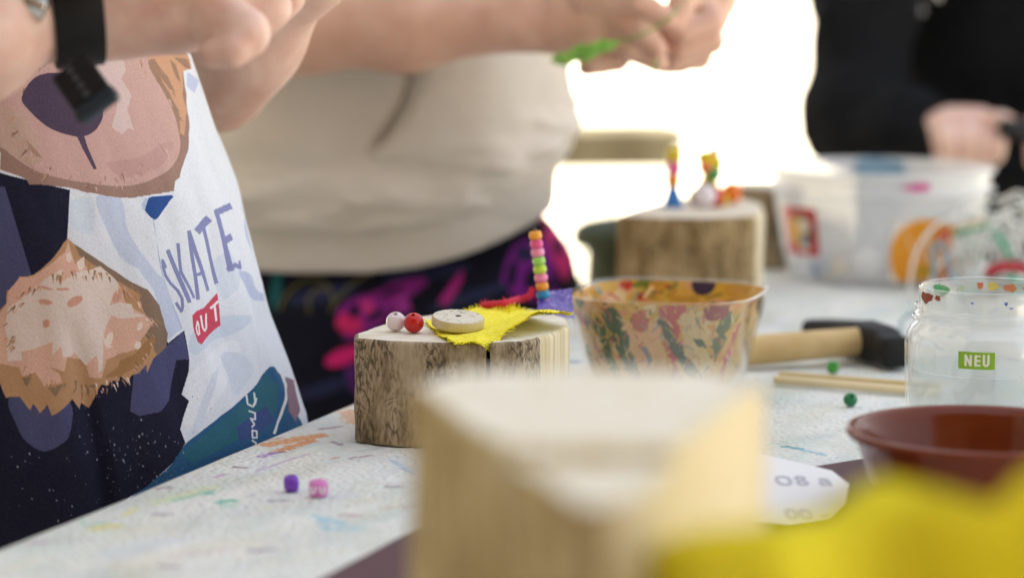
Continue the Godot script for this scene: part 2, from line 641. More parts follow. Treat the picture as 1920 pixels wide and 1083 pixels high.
# ---------------------------------------------------------------- wooden blocks
# strips: [name, material or null, [points of the outline, Vector2(x, z)]] going round the block; the next strip starts where one ends
func wood_block(root: Node3D, strips: Array, y0: float, y1: float, top: Material, bevel := 0.0018, flare := 0.0, sd := 1) -> void:
	var n := noise(14.0, sd, 3)
	var rough := noise(95.0, sd + 50, 3)
	var ring := PackedVector2Array()
	var owner_ := []
	for si in strips.size():
		var pts: Array = strips[si][2]
		var next: Vector2 = strips[(si + 1) % strips.size()][2][0]
		for i in pts.size():
			var a: Vector2 = pts[i]
			var b: Vector2 = pts[i + 1] if i + 1 < pts.size() else next
			var steps := maxi(1, int(a.distance_to(b) / 0.003))
			for k in steps:
				ring.append(a.lerp(b, float(k) / steps))
				owner_.append(si)
	var cnt := ring.size()
	var area := 0.0
	for i in cnt: area += ring[i].cross(ring[(i + 1) % cnt])
	var sgn := 1.0 if area > 0 else -1.0
	var nrm := []
	for i in cnt:
		var t := (ring[(i + 1) % cnt] - ring[(i - 1 + cnt) % cnt]).normalized()
		nrm.append(Vector2(t.y, -t.x) * sgn)
	var heights := []
	for k in 25: heights.append([lerpf(y0, y1 - bevel, k / 24.0), 0.0])
	heights.append([y1 - bevel * 0.3, -bevel * 0.35])
	heights.append([y1, -bevel])
	var centre := Vector2.ZERO
	for p in ring: centre += p / cnt
	var grid := []
	for h in heights:
		var row := []
		for i in cnt:
			var q: Vector2 = ring[i] + nrm[i] * (h[1] + n.get_noise_3d(ring[i].x, h[0] * 0.4, ring[i].y) * 0.0016 + rough.get_noise_3d(ring[i].x, h[0] * 0.3, ring[i].y) * 0.0012 * (0.3 if owner_[i] % 2 else 1.0))
			q += (ring[i] - centre).normalized() * flare * (1.0 - (h[0] - y0) / (y1 - y0))
			row.append(Vector3(q.x, h[0], q.y))
		grid.append(row)
	var run := []
	var sum := 0.0
	for i in cnt:
		run.append(sum)
		sum += ring[i].distance_to(ring[(i + 1) % cnt])
	for si in strips.size():
		if strips[si][1] == null: continue
		var first := owner_.find(si)
		var last := owner_.rfind(si) + 1
		var rows := []
		var uvs := []
		for k in grid.size():
			var row := []
			var uvr := []
			for i in range(first, last + 1):
				row.append(grid[k][i % cnt])
				uvr.append(Vector2(run[i] if i < cnt else sum, heights[k][0]))
			rows.append(row)
			uvs.append(uvr)
		var acc := Acc.new()
		sheet(acc, rows, false, uvs, sgn > 0)
		part(strips[si][0], acc.mesh(), strips[si][1], root)
	var acc2 := Acc.new()
	var flat := PackedVector2Array()
	for p in grid[-1]: flat.append((Vector2(p.x, p.z) - centre) * 1000.0)
	var tri := Geometry2D.triangulate_polygon(flat)
	for p in grid[-1]:
		acc2.v.append(p)
		acc2.n.append(Vector3.UP)
		acc2.uv.append(Vector2(p.x, p.z))
	for i in range(0, tri.size(), 3):
		var a := flat[tri[i]]
		var b := flat[tri[i + 1]]
		var c := flat[tri[i + 2]]
		if (b - a).cross(c - a) > 0: acc2.ix.append_array([tri[i], tri[i + 1], tri[i + 2]])
		else: acc2.ix.append_array([tri[i], tri[i + 2], tri[i + 1]])
	part("sawn_top", acc2.mesh(), top, root)

func HH(list: Array, h: float) -> Array:      # outline points from pixels at a height above the table
	var out := []
	for q in list:
		var p := H(q[0], q[1], h)
		out.append(Vector2(p.x, p.z))
	return out

func bead_profile(r: float, hole: float, half: float, n := 10) -> Array:
	var out := [[hole, -half * 0.92]]
	for i in n + 1:
		var a := -PI / 2 + PI * i / n
		var rr := hole + (r - hole) * pow(maxf(cos(a), 0.0), 0.38)
		out.append([rr, half * sin(a)])
	out.append([hole, half * 0.92])
	out.append([hole, -half * 0.92])
	return out

func ball(r: float, hole := 0.0012) -> ArrayMesh:
	var pr := [[hole, -sqrt(r * r - hole * hole)]]
	for i in 17:
		var a := -PI / 2 + PI * i / 16.0
		if cos(a) * r > hole: pr.append([cos(a) * r, sin(a) * r])
	pr.append([hole, sqrt(r * r - hole * hole)])
	pr.append([hole, -sqrt(r * r - hole * hole)])
	return lathe_mesh(pr, 28)

# a patch wrapped on an upright cylinder: angles from the side that faces +z
func wrap_patch(r0: float, r1: float, y0: float, y1: float, a0: float, a1: float) -> ArrayMesh:
	var acc := Acc.new()
	var rows := []
	var uvs := []
	for i in 7:
		var row := []
		var uvr := []
		for j in 13:
			var a := lerpf(a0, a1, j / 12.0)
			var r := lerpf(r0, r1, i / 6.0)
			row.append(Vector3(sin(a) * r, lerpf(y0, y1, i / 6.0), cos(a) * r))
			uvr.append(Vector2(j / 12.0, 1.0 - i / 6.0))
		rows.append(row)
		uvs.append(uvr)
	sheet(acc, rows, false, uvs)
	return acc.mesh()

# ---------------------------------------------------------------- the setting
func build_setting() -> void:
	var g := Acc.new()
	var rows := []
	for i in 25:
		var row := []
		for j in 25:
			var x := (j - 12) / 12.0
			var z := (i - 12) / 12.0
			row.append(Vector3(signf(x) * pow(absf(x), 2.4) * 400.0, 0.0, signf(z) * pow(absf(z), 2.4) * 400.0))
		rows.append(row)
	sheet(g, rows, false, [], true)
	var gm := mat(Color.WHITE, 0.95, 0.2)
	gm.albedo_texture = mottle(srgb("d8d2c4"), srgb("c4bcaa"), 0.03, 51, 256, 5)
	gm.uv1_triplanar = true
	gm.uv1_scale = Vector3.ONE * 0.35
	structure("ground", g.mesh(), gm)

	# added building, out of the picture, to keep the sun off the table
	var added_house := thing("added_house", "added unseen building with pale rendered walls that keeps the sun off the craft table", "added_house", "", Vector3(-2.6, 0, 0))
	var wm := mat(srgb("d8d2c6"), 0.9, 0.3)
	relief(wm, M.fine, 0.2, 1.5)
	var wall := Acc.new()
	box(wall, Vector3(5.0, 5.4, 7.4), Transform3D(Basis.IDENTITY, Vector3(-2.5, 2.7, -1.15)), 0.02)
	part("wall", wall.mesh(), wm, added_house)
	var rf := Acc.new()
	for s in [-1.0, 1.0]:
		box(rf, Vector3(3.3, 0.12, 8.0), Transform3D(Basis(Vector3.BACK, -s * 0.5), Vector3(-2.5 + s * 1.4, 6.16, -1.15)), 0.02)
	part("roof", rf.mesh(), mat(srgb("8a4a38"), 0.85, 0.3), added_house)
	for i in 2:
		for k in 2:
			var fr := part("window", box_mesh(Vector3(0.08, 1.35, 1.05), 0.01), mat(srgb("e6e4de"), 0.5), added_house)
			fr.position = Vector3(0.005, 1.5 + k * 2.5, -3.5 + i * 2.5)
			var pn := part("pane", box_mesh(Vector3(0.03, 1.17, 0.87), 0.004), mat(srgb("30373d"), 0.08), fr)
			pn.position = Vector3(0.035, 0, 0)

	# added timber building, unseen behind the camera, to darken faces turned towards it
	var added_barn := thing("added_timber_barn", "added unseen brown timber barn behind the camera that darkens the sides facing it", "barn", "", Vector3(0.2, 0, 1.55))
	var sm := mat(Color.WHITE, 0.85, 0.3)
	sm.albedo_texture = fibre_tex(srgb("7a5f45"), srgb("5c4632"), 63)
	sm.uv1_triplanar = true
	sm.uv1_scale = Vector3(1, 1, 1)
	for i in 26:
		var bd := part("board", box_mesh(Vector3(0.192, 3.6, 0.024), 0.003), sm, added_barn)
		bd.position = Vector3(-2.5 + i * 0.2, 1.8, 0.004 * (i % 2))
	var core := part("frame", box_mesh(Vector3(5.1, 3.56, 3.0), 0.01), mat(srgb("4a3a2c"), 0.9), added_barn)
	core.position = Vector3(0, 1.79, 1.53)
	var sr := part("roof", box_mesh(Vector3(5.6, 0.08, 3.6), 0.01), mat(srgb("50504e"), 0.9), added_barn)
	sr.position = Vector3(0, 3.74, 1.4)
	sr.rotation.x = 0.06

	# a second table further back
	var t2 := thing("plank_counter", "weathered narrow plank counter out on the sunlit ground behind the beige hoodie", "counter", "", Vector3(0.362, 0, -5.0))
	t2.rotation.y = 0.10
	var om := mat(Color.WHITE, 0.85, 0.3)
	om.albedo_texture = fibre_tex(srgb("77705e"), srgb("5f5848"), 61)
	om.uv1_triplanar = true
	om.uv1_scale = Vector3(0.6, 3, 3)
	for i in 2:
		var pl := part("plank", box_mesh(Vector3(2.2, 0.035, 0.13), 0.004), om, t2)
		pl.position = Vector3(-1.1, 0.692, -0.07 - i * 0.138)
	var ap := part("apron_rail", box_mesh(Vector3(2.17, 0.05, 0.03), 0.003), om, t2)
	ap.position = Vector3(-1.1, 0.6485, -0.03)
	for q in [[-0.42, -0.07], [-0.42, -0.21], [-1.9, -0.07], [-1.9, -0.21]]:
		var lg := part("leg", box_mesh(Vector3(0.06, 0.67, 0.06), 0.006), om, t2)
		lg.position = Vector3(q[0], 0.336, q[1])

	# the dark barrel behind the end of the craft table
	var b := thing("rain_barrel", "dark green plastic barrel standing on the ground behind the craft table", "barrel", "", Vector3(0.272, 0, -3.3))
	var bm := mat(srgb("30361f"), 0.7, 0.25)
	part("body", lathe_mesh([[0.001, 0.002], [0.15, 0.002], [0.158, 0.012], [0.18, 0.2], [0.187, 0.36], [0.182, 0.52], [0.172, 0.665], [0.16, 0.67]], 40), bm, b)
	part("lid", lathe_mesh([[0.16, 0.66], [0.19, 0.662], [0.194, 0.668], [0.192, 0.686], [0.18, 0.694], [0.1, 0.7], [0.001, 0.702]], 40), bm, b)
	for y in [0.24, 0.45]:
		part("hoop", lathe_mesh([[0.181, y - 0.012], [0.191, y - 0.008], [0.192, y + 0.008], [0.181, y + 0.012]], 40), bm, b)

# ---------------------------------------------------------------- table and cloth
const TN := 0.82
const T0 := -1.13
const T1 := 0.93
const CU0 := -1.35      # the cloth's print covers CU0.. along and CV0.. across, in metres
const CUL := 2.5
const CV0 := -0.25
const CVL := 1.3

func build_table() -> void:
	var t := thing("craft_table", "long folding table under a white paint spattered cloth", "table")
	var acc := Acc.new()
	var turn := Basis(Vector3(NX.x, 0, -NX.y), Vector3.UP, Vector3(-AX.x, 0, AX.y))
	box(acc, Vector3(TN - 0.012, 0.026, T1 - T0 - 0.012), Transform3D(turn, T((T0 + T1) * 0.5, TN * 0.5, -0.0185)), 0.004)
	part("top", acc.mesh(), mat(srgb("a98258"), 0.6), t)
	for q in [[T0 + 0.25, 0.12], [T0 + 0.25, TN - 0.12], [T1 - 0.25, 0.12], [T1 - 0.25, TN - 0.12]]:
		var a := Acc.new()
		tube(a, [T(q[0], q[1], -0.748), T(q[0], q[1], -0.033)], 0.016, 14)
		part("leg", a.mesh(), mat(srgb("4a4d50"), 0.4), t)

	# cloth: flat top with slight wrinkles, rounded over the edge, hanging 0.17 m
	var n1 := noise(3.0, 71, 4)
	var n2 := noise(9.0, 72, 3)
	var prof := []
	for k in 5: prof.append([-0.003, -0.17 + k * 0.04])
	for k in 6:
		var a := PI / 2 * k / 5.0
		prof.append([0.006 - 0.009 * cos(a), -0.009 + 0.009 * sin(a)])
	var across := prof.duplicate(true)
	for k in range(1, 90): across.append([lerpf(0.006, TN - 0.006, k / 90.0), 0.0])
	for k in prof.size(): across.append([TN - prof[prof.size() - 1 - k][0], prof[prof.size() - 1 - k][1]])
	var along := []
	for k in 5: along.append([T0 - 0.003, -0.17 + k * 0.04])
	for k in 6:
		var a := PI / 2 * k / 5.0
		along.append([T0 + 0.006 - 0.009 * cos(a), -0.009 + 0.009 * sin(a)])
	for k in range(1, 200): along.append([lerpf(T0 + 0.006, T1 - 0.006, k / 200.0), 0.0])
	for k in 11: along.append([T0 + T1 - along[10 - k][0], along[10 - k][1]])
	var rows := []
	var uvs := []
	for q in along:
		var row := []
		var uvr := []
		for w in across:
			var drop := minf(q[1], w[1])
			var p := T(q[0], w[0], 0.0)
			var flat := n1.get_noise_2d(q[0], w[0]) * 0.0009 + n2.get_noise_2d(q[0] * 0.6, w[0] * 2.0) * 0.0005
			p.y = TABLE_Y + drop + (flat - 0.0005 if drop > -0.002 else 0.0)
			if drop < -0.02 and w[1] == drop:
				var wave := n1.get_noise_2d(q[0] * 2.0, 5.0) * 0.010 * (-drop / 0.17) - 0.004 * (-drop / 0.17)
				var s := -1.0 if w[0] < TN * 0.5 else 1.0
				p += Vector3(NX.x, 0, -NX.y) * s * maxf(wave, -0.002)
			row.append(p)
			var along_uv: float = q[0] + (q[1] if q[0] < 0 else -q[1]) * (1.0 if q[1] < -0.009 else 0.0)
			var across_uv: float = w[0] + (w[1] if w[0] < TN * 0.5 else -w[1]) * (1.0 if w[1] < -0.009 else 0.0)
			uvr.append(Vector2((along_uv - CU0) / CUL, (across_uv - CV0) / CVL))
		rows.append(row)
		uvs.append(uvr)
	var c := Acc.new()
	sheet(c, rows, false, uvs, true)
	var cm := mat(Color.WHITE, 0.9, 0.25)
	cm.albedo_texture = cloth_print()
	cm.normal_enabled = true
	cm.normal_texture = cloth_normal()
	cm.normal_scale = 0.8
	solo("tablecloth", c.mesh(), cm, "off white canvas cloth with paint stains spread over the craft table", "tablecloth")

func cloth_normal() -> ImageTexture:
	var im := noise(0.25, 81, 3).get_image(2048, 1024)
	im.convert(Image.FORMAT_RGBA8)
	im.bump_map_to_normal_map(3.0)
	im.generate_mipmaps()
	return ImageTexture.create_from_image(im)

var cloth: Image
const CW := 2048
const CH := 2048
func cloth_print() -> ImageTexture:
	cloth = Image.create(CW, CH, false, Image.FORMAT_RGB8)
	cloth.fill(srgb("e6e7e4"))
	cloth.convert(Image.FORMAT_RGBA8)
	for q in [[0.02, 92, srgb("aeb8b8"), 0.4], [0.06, 94, srgb("a8b6c2"), 0.3], [0.05, 95, srgb("d4cca8"), 0.35], [0.035, 96, srgb("b4ccc4"), 0.35], [0.2, 97, srgb("c2c6c6"), 0.2]]:
		cloth.blend_rect(blotch(q[0], q[1], q[2], q[3]), Rect2i(0, 0, CW, CH), Vector2i.ZERO)
	var S := [   # from pixel, to pixel, width mm, colour, strength
		[500, 832, 595, 816, 7, "dd8f58", 0.75], [525, 842, 580, 826, 5, "d98149", 0.7], [470, 826, 520, 820, 3, "c98b62", 0.5], [655, 770, 668, 790, 9, "dd9a6c", 0.6], [640, 760, 668, 752, 6, "d8925e", 0.5],
		[488, 854, 515, 846, 4, "b08bc4", 0.75], [480, 880, 575, 850, 1.6, "b795c8", 0.5], [400, 893, 420, 887, 2, "b58fba", 0.6], [440, 873, 456, 874, 2.6, "84607a", 0.7], [296, 913, 316, 911, 2.5, "8d6a80", 0.6],
		[503, 938, 530, 937, 3.5, "9c93a0", 0.7], [290, 962, 312, 962, 3, "8f8c98", 0.6], [470, 1029, 502, 1028, 3.5, "8e8ba0", 0.7], [300, 1060, 325, 1062, 3, "97808e", 0.6], [725, 911, 748, 911, 3, "8a7a88", 0.6], [640, 963, 668, 964, 3, "b28a95", 0.6],
		[600, 803, 634, 799, 3, "a07a78", 0.6], [622, 828, 640, 834, 2.4, "8f8390", 0.6], [655, 857, 690, 853, 2.6, "96707c", 0.5], [620, 858, 632, 855, 1.8, "cf8a70", 0.6], [505, 848, 530, 846, 2, "77607c", 0.6],
		[325, 936, 392, 918, 3.4, "7fb8b4", 0.65], [290, 940, 400, 912, 6, "d6dfae", 0.5], [386, 924, 394, 923, 2.6, "62a79c", 0.7], [416, 938, 432, 936, 4.0, "5fb59c", 0.8], [420, 946, 436, 945, 2.5, "7cc2ab", 0.6], [408, 940, 412, 942, 2, "6fbda5", 0.6],
		[175, 990, 212, 984, 5, "dcd27e", 0.7], [232, 964, 250, 952, 3.5, "dfda9a", 0.6], [160, 984, 192, 978, 2, "86bda8", 0.6], [150, 977, 156, 975, 1.6, "6fb098", 0.6], [50, 1018, 76, 1017, 2.5, "bf8fb8", 0.6], [60, 1016, 170, 1009, 1.4, "c0a3c4", 0.5],
		[590, 966, 640, 980, 4, "93c6dc", 0.65], [612, 990, 676, 988, 3, "92cade", 0.65], [598, 972, 612, 990, 2.5, "8fc0d8", 0.5], [735, 862, 772, 886, 2.6, "9fbdd2", 0.6], [660, 846, 720, 838, 1.2, "a9bfd0", 0.5], [700, 905, 780, 903, 1.0, "d59ab0", 0.5],
		[1468, 836, 1500, 840, 3, "5f9a9c", 0.75], [1490, 838, 1545, 852, 2.4, "8fb8cc", 0.7], [1440, 832, 1475, 829, 1.2, "a6c4c8", 0.5], [1455, 765, 1475, 763, 1.0, "a09a94", 0.5], [1452, 792, 1462, 791, 1.4, "b09a90", 0.5], [1500, 775, 1570, 768, 1.0, "d5cfc2", 0.5],
		[650, 937, 700, 934, 1.6, "dcd7b8", 0.5], [480, 1000, 560, 985, 3, "d4dcc2", 0.35], [320, 1042, 420, 1026, 4, "d8bccb", 0.35], [200, 1035, 330, 1010, 8, "c8d4e2", 0.4], [560, 1040, 640, 1030, 4, "e0ddc0", 0.35], [720, 950, 780, 946, 2, "c88f8c", 0.4], [1450, 650, 1520, 640, 3, "c9d2d4", 0.4], [1450, 560, 1700, 556, 6, "d2d0c6", 0.3],
		[1056, 677, 1076, 679, 6, "6f86bc", 0.8]]
	var r := RandomNumberGenerator.new()
	r.seed = 12
	for q in S:
		dab(to_table(H(q[0], q[1], 0)), to_table(H(q[2], q[3], 0)), q[4] * 0.0017, srgb(q[5]), minf(1.0, q[6] * 1.25), r)
	var cols := ["8d7383", "a9bfd0", "c88f8c", "86bda8", "dcd27e", "b08bc4", "92cade", "a99a8c", "d8925e", "8e8ba0"]
	for i in 240:
		var p := Vector2(r.randf_range(T0, T1), r.randf_range(0.0, TN))
		var len := r.randf_range(0.001, 0.012) if r.randf() < 0.8 else r.randf_range(0.02, 0.07)
		var e := p + Vector2.from_angle(r.randf() * TAU) * len
		dab(p, e, r.randf_range(0.0008, 0.003), srgb(cols[r.randi() % cols.size()]), r.randf_range(0.2, 0.6), r)
	cloth.generate_mipmaps()
	return ImageTexture.create_from_image(cloth)

func blotch(freq: float, sd: int, c: Color, strength: float) -> Image:
	var g := noise(freq, sd, 5).get_image(512, 512)
	g.convert(Image.FORMAT_L8)
	var data := g.get_data()
	var out := PackedByteArray()
	out.resize(512 * 512 * 4)
	for i in data.size():
		out[i * 4] = int(c.r * 255)
		out[i * 4 + 1] = int(c.g * 255)
		out[i * 4 + 2] = int(c.b * 255)
		out[i * 4 + 3] = int(clampf((data[i] / 255.0 - 0.45) * 2.0, 0, 1) * strength * 255)
	var im := Image.create_from_data(512, 512, false, Image.FORMAT_RGBA8, out)
	im.resize(CW, CH, Image.INTERPOLATE_CUBIC)
	return im

func dab(a: Vector2, b: Vector2, width: float, c: Color, strength: float, r: RandomNumberGenerator) -> void:
	var sx := CW / CUL
	var sy := CH / CVL
	var x0 := int((minf(a.x, b.x) - width * 1.5 - CU0) * sx)
	var x1 := int((maxf(a.x, b.x) + width * 1.5 - CU0) * sx) + 1
	var y0 := int((minf(a.y, b.y) - width * 1.5 - CV0) * sy)
	var y1 := int((maxf(a.y, b.y) + width * 1.5 - CV0) * sy) + 1
	var n := noise(220.0, r.randi() % 1000, 3)
	for y in range(maxi(y0, 0), mini(y1, CH)):
		for x in range(maxi(x0, 0), mini(x1, CW)):
			var p := Vector2(x / sx + CU0, y / sy + CV0)
			var ab := b - a
			var t := clampf((p - a).dot(ab) / maxf(ab.length_squared(), 1e-9), 0, 1)
			var d := p.distance_to(a + ab * t) + n.get_noise_2d(p.x, p.y) * width * 0.55
			var k := (1.0 - smoothstep(width * 0.42, width * 0.62, d)) * strength * (0.75 + 0.5 * n.get_noise_2d(p.x * 2 + 9, p.y * 2))
			if k > 0.01:
				cloth.set_pixel(x, y, cloth.get_pixel(x, y).lerp(c, clampf(k, 0, 1)))

# ---------------------------------------------------------------- the child in the printed apron
# the apron hangs round a leaning, flaring trunk: centre and radius by height above the table
func apron_c(h: float) -> Vector2:
	var k := clampf(h / 0.235, -0.3, 1.6)
	return Vector2(lerpf(-0.292, -0.330, k), lerpf(1.553, 1.575, k))
func apron_r(h: float) -> float:
	var hs := [-0.30, 0.0, 0.061, 0.146, 0.235, 0.34, 0.46]
	var rs := [0.150, 0.157, 0.146, 0.138, 0.121, 0.105, 0.085]
	for i in hs.size() - 1:
		if h <= hs[i + 1]:
			var t := clampf((h - hs[i]) / (hs[i + 1] - hs[i]), 0, 1)
			return lerpf(rs[i], rs[i + 1], t)
	return rs[-1]
var fold_n := noise(3.0, 101, 3)
var fold_f := noise(2.0, 102, 3)
func apron_at(a: float, h: float) -> Vector3:      # a: angle from the side that faces +z, towards +x
	var c := apron_c(h)
	var low := clampf((0.10 - h) / 0.3, 0.0, 1.0)
	var r := apron_r(h) + 0.0035 * sin(a * 9.0 + 0.6 + h * 6.0) * low * (0.4 + 0.6 * sin(a * 3.0 + 1.0))
	r += fold_n.get_noise_2d(a * 0.9, h * 2.5) * 0.0035 * smoothstep(0.26, 0.12, h)
	# a deep crease in the skirt
	var w := (a - (0.33 - h * 0.12)) / 0.035
	r -= 0.007 * exp(-w * w) * smoothstep(0.10, -0.02, h)
	return Vector3(c.x + sin(a) * r, TABLE_Y + h, -c.y + cos(a) * r)

const AA0 := -1.7
const AAL := 3.6
const AH0 := -0.30
const AHL := 0.76
const PW := 2048
const PH := 1700
func apron_px(p: Vector2) -> Vector2:              # a photo pixel, met with the apron, as a pixel of its print
	var r := ray(p.x, p.y)
	r /= -r.z
	var best := Vector2.ZERO
	# walk the ray to the first crossing; past the outline, go on along the skirt
	var hit := false
	var d := 1.38
	var last := 1.0
	while d < 1.62:
		var q := Vector3(0, CAM_Y, 0) + r * d
		var h := q.y - TABLE_Y
		var c := apron_c(h)
		var off := Vector2(q.x - c.x, d - c.y)
		var e := off.length() - apron_r(h)
		if e <= 0.0:
			var t := last / (last - e)
			var dd := d - 0.002 + 0.002 * t
			q = Vector3(0, CAM_Y, 0) + r * dd
			h = q.y - TABLE_Y
			c = apron_c(h)
			best = Vector2(atan2(q.x - c.x, -(dd - c.y)), h)
			hit = true
			break
		last = e
		d += 0.002
	if not hit:
		var q := Vector3(0, CAM_Y, 0) + r * 1.555
		var h := q.y - TABLE_Y
		best = Vector2(PI / 2 + (q.x - apron_c(h).x - apron_r(h)) / apron_r(h), h)
	return Vector2((best.x - AA0) / AAL * PW, (1.0 - (best.y - AH0) / AHL) * PH)

func zoomed(list: Array, k: float, ox: float, oy: float) -> Array:
	var out := []
	for q in list: out.append([q[0] * k + ox, q[1] * k + oy])
	return out

func apron_print() -> ImageTexture:
	var p := Print.new(PW, PH, srgb("dfe5f0"), apron_px)
	# beyond the picture's border the print goes on in navy
	p.im.fill_rect(Rect2i(0, 0, int((-0.05 - AA0) / AAL * PW), PH), srgb("23233e"))
	var navy := srgb("191a30")
	var indigo := srgb("4a4d74")
	# cloth folds drawn in pale blue
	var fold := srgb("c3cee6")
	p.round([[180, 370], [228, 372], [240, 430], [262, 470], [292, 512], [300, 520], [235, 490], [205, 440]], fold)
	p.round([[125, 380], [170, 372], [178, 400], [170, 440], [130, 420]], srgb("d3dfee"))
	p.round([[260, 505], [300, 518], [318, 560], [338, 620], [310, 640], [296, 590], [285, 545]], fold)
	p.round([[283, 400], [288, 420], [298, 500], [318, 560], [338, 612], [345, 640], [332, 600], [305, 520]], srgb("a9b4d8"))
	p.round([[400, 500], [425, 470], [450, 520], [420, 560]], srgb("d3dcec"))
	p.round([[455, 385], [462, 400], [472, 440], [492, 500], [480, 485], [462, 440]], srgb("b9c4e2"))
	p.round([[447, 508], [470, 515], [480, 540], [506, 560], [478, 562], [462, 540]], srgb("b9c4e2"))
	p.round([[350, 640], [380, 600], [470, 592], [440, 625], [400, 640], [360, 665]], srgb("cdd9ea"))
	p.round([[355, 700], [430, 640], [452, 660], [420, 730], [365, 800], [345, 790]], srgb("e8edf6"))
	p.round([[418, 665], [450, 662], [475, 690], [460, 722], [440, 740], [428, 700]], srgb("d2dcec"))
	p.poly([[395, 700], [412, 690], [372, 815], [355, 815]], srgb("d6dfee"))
	p.poly([[352, 135], [372, 150], [365, 175], [350, 160]], srgb("bcc6e6"))
	# teal shape at the lower right
	var teal := srgb("2a5a86")
	p.round([[505, 688], [524, 698], [536, 716], [548, 760], [566, 800], [566, 830], [400, 905], [260, 960], [250, 930], [300, 890], [323, 866], [347, 832], [400, 790], [470, 732]], teal)
	p.poly([[400, 800], [470, 740], [500, 700], [520, 720], [520, 770], [470, 810], [420, 840], [360, 868], [340, 850]], srgb("2c6478"))
	p.poly([[440, 800], [500, 760], [515, 790], [450, 830]], srgb("3a4f86"))
	p.poly([[536, 706], [546, 712], [560, 768], [552, 790], [540, 770]], srgb("8d6f80"))
	p.stroke([[531, 702], [537, 722], [534, 752], [526, 784], [514, 812]], 5.0, srgb("dfe3ea"))
	for q in [[[462, 740], [464, 757], [474, 762], [478, 752], [476, 736]], [[474, 762], [478, 757], [481, 746]], [[466, 770], [478, 774], [478, 786], [468, 784], [476, 795], [470, 800]], [[470, 806], [480, 808], [480, 820], [471, 820], [470, 806]], [[470, 825], [478, 830], [476, 838]]]:
		p.stroke(q, 3.6, srgb("dde2ea"))
	# navy body and indigo patches
	p.poly([[-80, 560], [0, 690], [20, 735], [120, 700], [250, 660], [312, 640], [342, 618], [351, 673], [351, 697], [340, 739], [353, 751], [337, 804], [347, 830], [323, 866], [274, 915], [200, 960], [120, 1000], [0, 1060], [-80, 1090]], navy)
	p.poly([[-80, 300], [20, 330], [130, 356], [125, 450], [90, 500], [60, 540], [0, 600], [-80, 640]], navy)
	p.poly([[-80, 345], [8, 350], [58, 515], [40, 545], [0, 600], [-80, 640]], indigo)
	p.poly([[310, 648], [340, 620], [351, 673], [328, 674], [316, 750], [298, 771], [261, 780], [244, 771], [249, 704]], indigo)
	p.round([[16, 746], [70, 730], [131, 755], [130, 810], [116, 830], [81, 845], [49, 827], [32, 799]], indigo)
	p.stroke([[312, 640], [325, 628], [342, 616]], 5.0, srgb("e3e8f2"))
	# the lower fur shape
	var fk := 0.3232
	var Z := func(l: Array) -> Array: return zoomed(l, fk, 0, 430)
	p.poly(Z.call([[390, 50], [270, 200], [190, 265], [110, 275], [100, 335], [35, 355], [30, 430], [0, 460], [-150, 600], [-100, 860], [0, 890], [30, 975], [110, 965], [175, 1045], [195, 1010], [230, 1065], [270, 1010], [295, 1080], [370, 1035], [420, 985], [460, 1045], [470, 1010], [520, 1045], [590, 900], [630, 905], [640, 880], [690, 880], [700, 855], [745, 885], [760, 850], [800, 835], [840, 785], [845, 835], [880, 750], [960, 670], [950, 590], [900, 430], [840, 350], [720, 300], [600, 200], [430, 90]]), srgb("b98f6a"), 1.2, 3)
	p.poly(Z.call([[425, 85], [600, 195], [760, 305], [850, 350], [915, 440], [962, 600], [958, 680], [905, 730], [880, 690], [850, 640], [830, 610], [885, 530], [850, 520], [815, 470], [800, 370], [700, 310], [620, 270], [560, 215], [460, 150]]), srgb("86705f"), 1.0, 4)
	p.poly(Z.call([[600, 860], [680, 800], [700, 760], [780, 720], [870, 610], [890, 640], [840, 760], [780, 800], [690, 860]]), srgb("a47a52"), 1.2, 5)
	p.poly(Z.call([[390, 60], [370, 130], [270, 215], [190, 270], [110, 280], [40, 360], [35, 430], [0, 480], [-120, 600], [-60, 770], [110, 800], [130, 850], [200, 830], [240, 880], [250, 905], [360, 890], [340, 830], [285, 795], [370, 820], [390, 740], [470, 760], [505, 800], [520, 860], [590, 865], [620, 760], [660, 740], [690, 720], [780, 700], [880, 530], [820, 490], [720, 420], [700, 330], [600, 300], [490, 210], [430, 200]]), srgb("ddb29f"), 1.2, 6)
	p.poly(Z.call([[40, 455], [210, 345], [250, 290], [345, 230], [370, 240], [330, 310], [440, 250], [520, 235], [580, 215], [640, 260], [690, 320], [640, 440], [700, 420], [760, 430], [770, 480], [835, 500], [700, 520], [650, 500], [620, 560], [600, 620], [655, 690], [620, 690], [600, 640], [590, 820], [570, 830], [560, 730], [500, 790], [430, 715], [405, 740], [365, 740], [350, 680], [300, 730], [305, 650], [190, 695], [120, 705], [125, 760], [40, 765], [35, 620], [20, 560]]), srgb("e3d3cb"), 1.0, 7)
	p.poly(Z.call([[380, 140], [400, 130], [415, 165], [400, 195], [380, 180]]), srgb("e6d3c8"))
	p.poly(Z.call([[440, 190], [485, 155], [490, 220], [455, 235]]), srgb("ead8cd"))
	for q in [[430, 415, 50, 26, -0.5], [260, 420, 42, 15, 0.1], [265, 545, 20, 26, 0.3], [680, 385, 22, 45, 0.4], [260, 338, 45, 8, 0.2], [360, 345, 40, 8, 0.0]]:
		p.ellipse(Vector2(q[0] * fk, q[1] * fk + 430), q[2] * fk, q[3] * fk, srgb("d39f8b"), q[4])
	for q in [[[125, 860], [185, 855], [150, 910]], [[275, 920], [365, 895], [320, 970]], [[430, 880], [450, 880], [440, 950]], [[505, 920], [570, 890], [510, 975]]]:
		p.poly(Z.call(q), srgb("8c745e"))
	for q in [[805, 560, 14, 26], [795, 670, 18, 24], [635, 640, 20, 45]]:
		p.ellipse(Vector2(q[0] * fk, q[1] * fk + 430), q[2] * fk, q[3] * fk, srgb("ecd9cc"), 0.3)
	# the upper shape: muzzle, fur edge, nose
	var mk := 0.3693
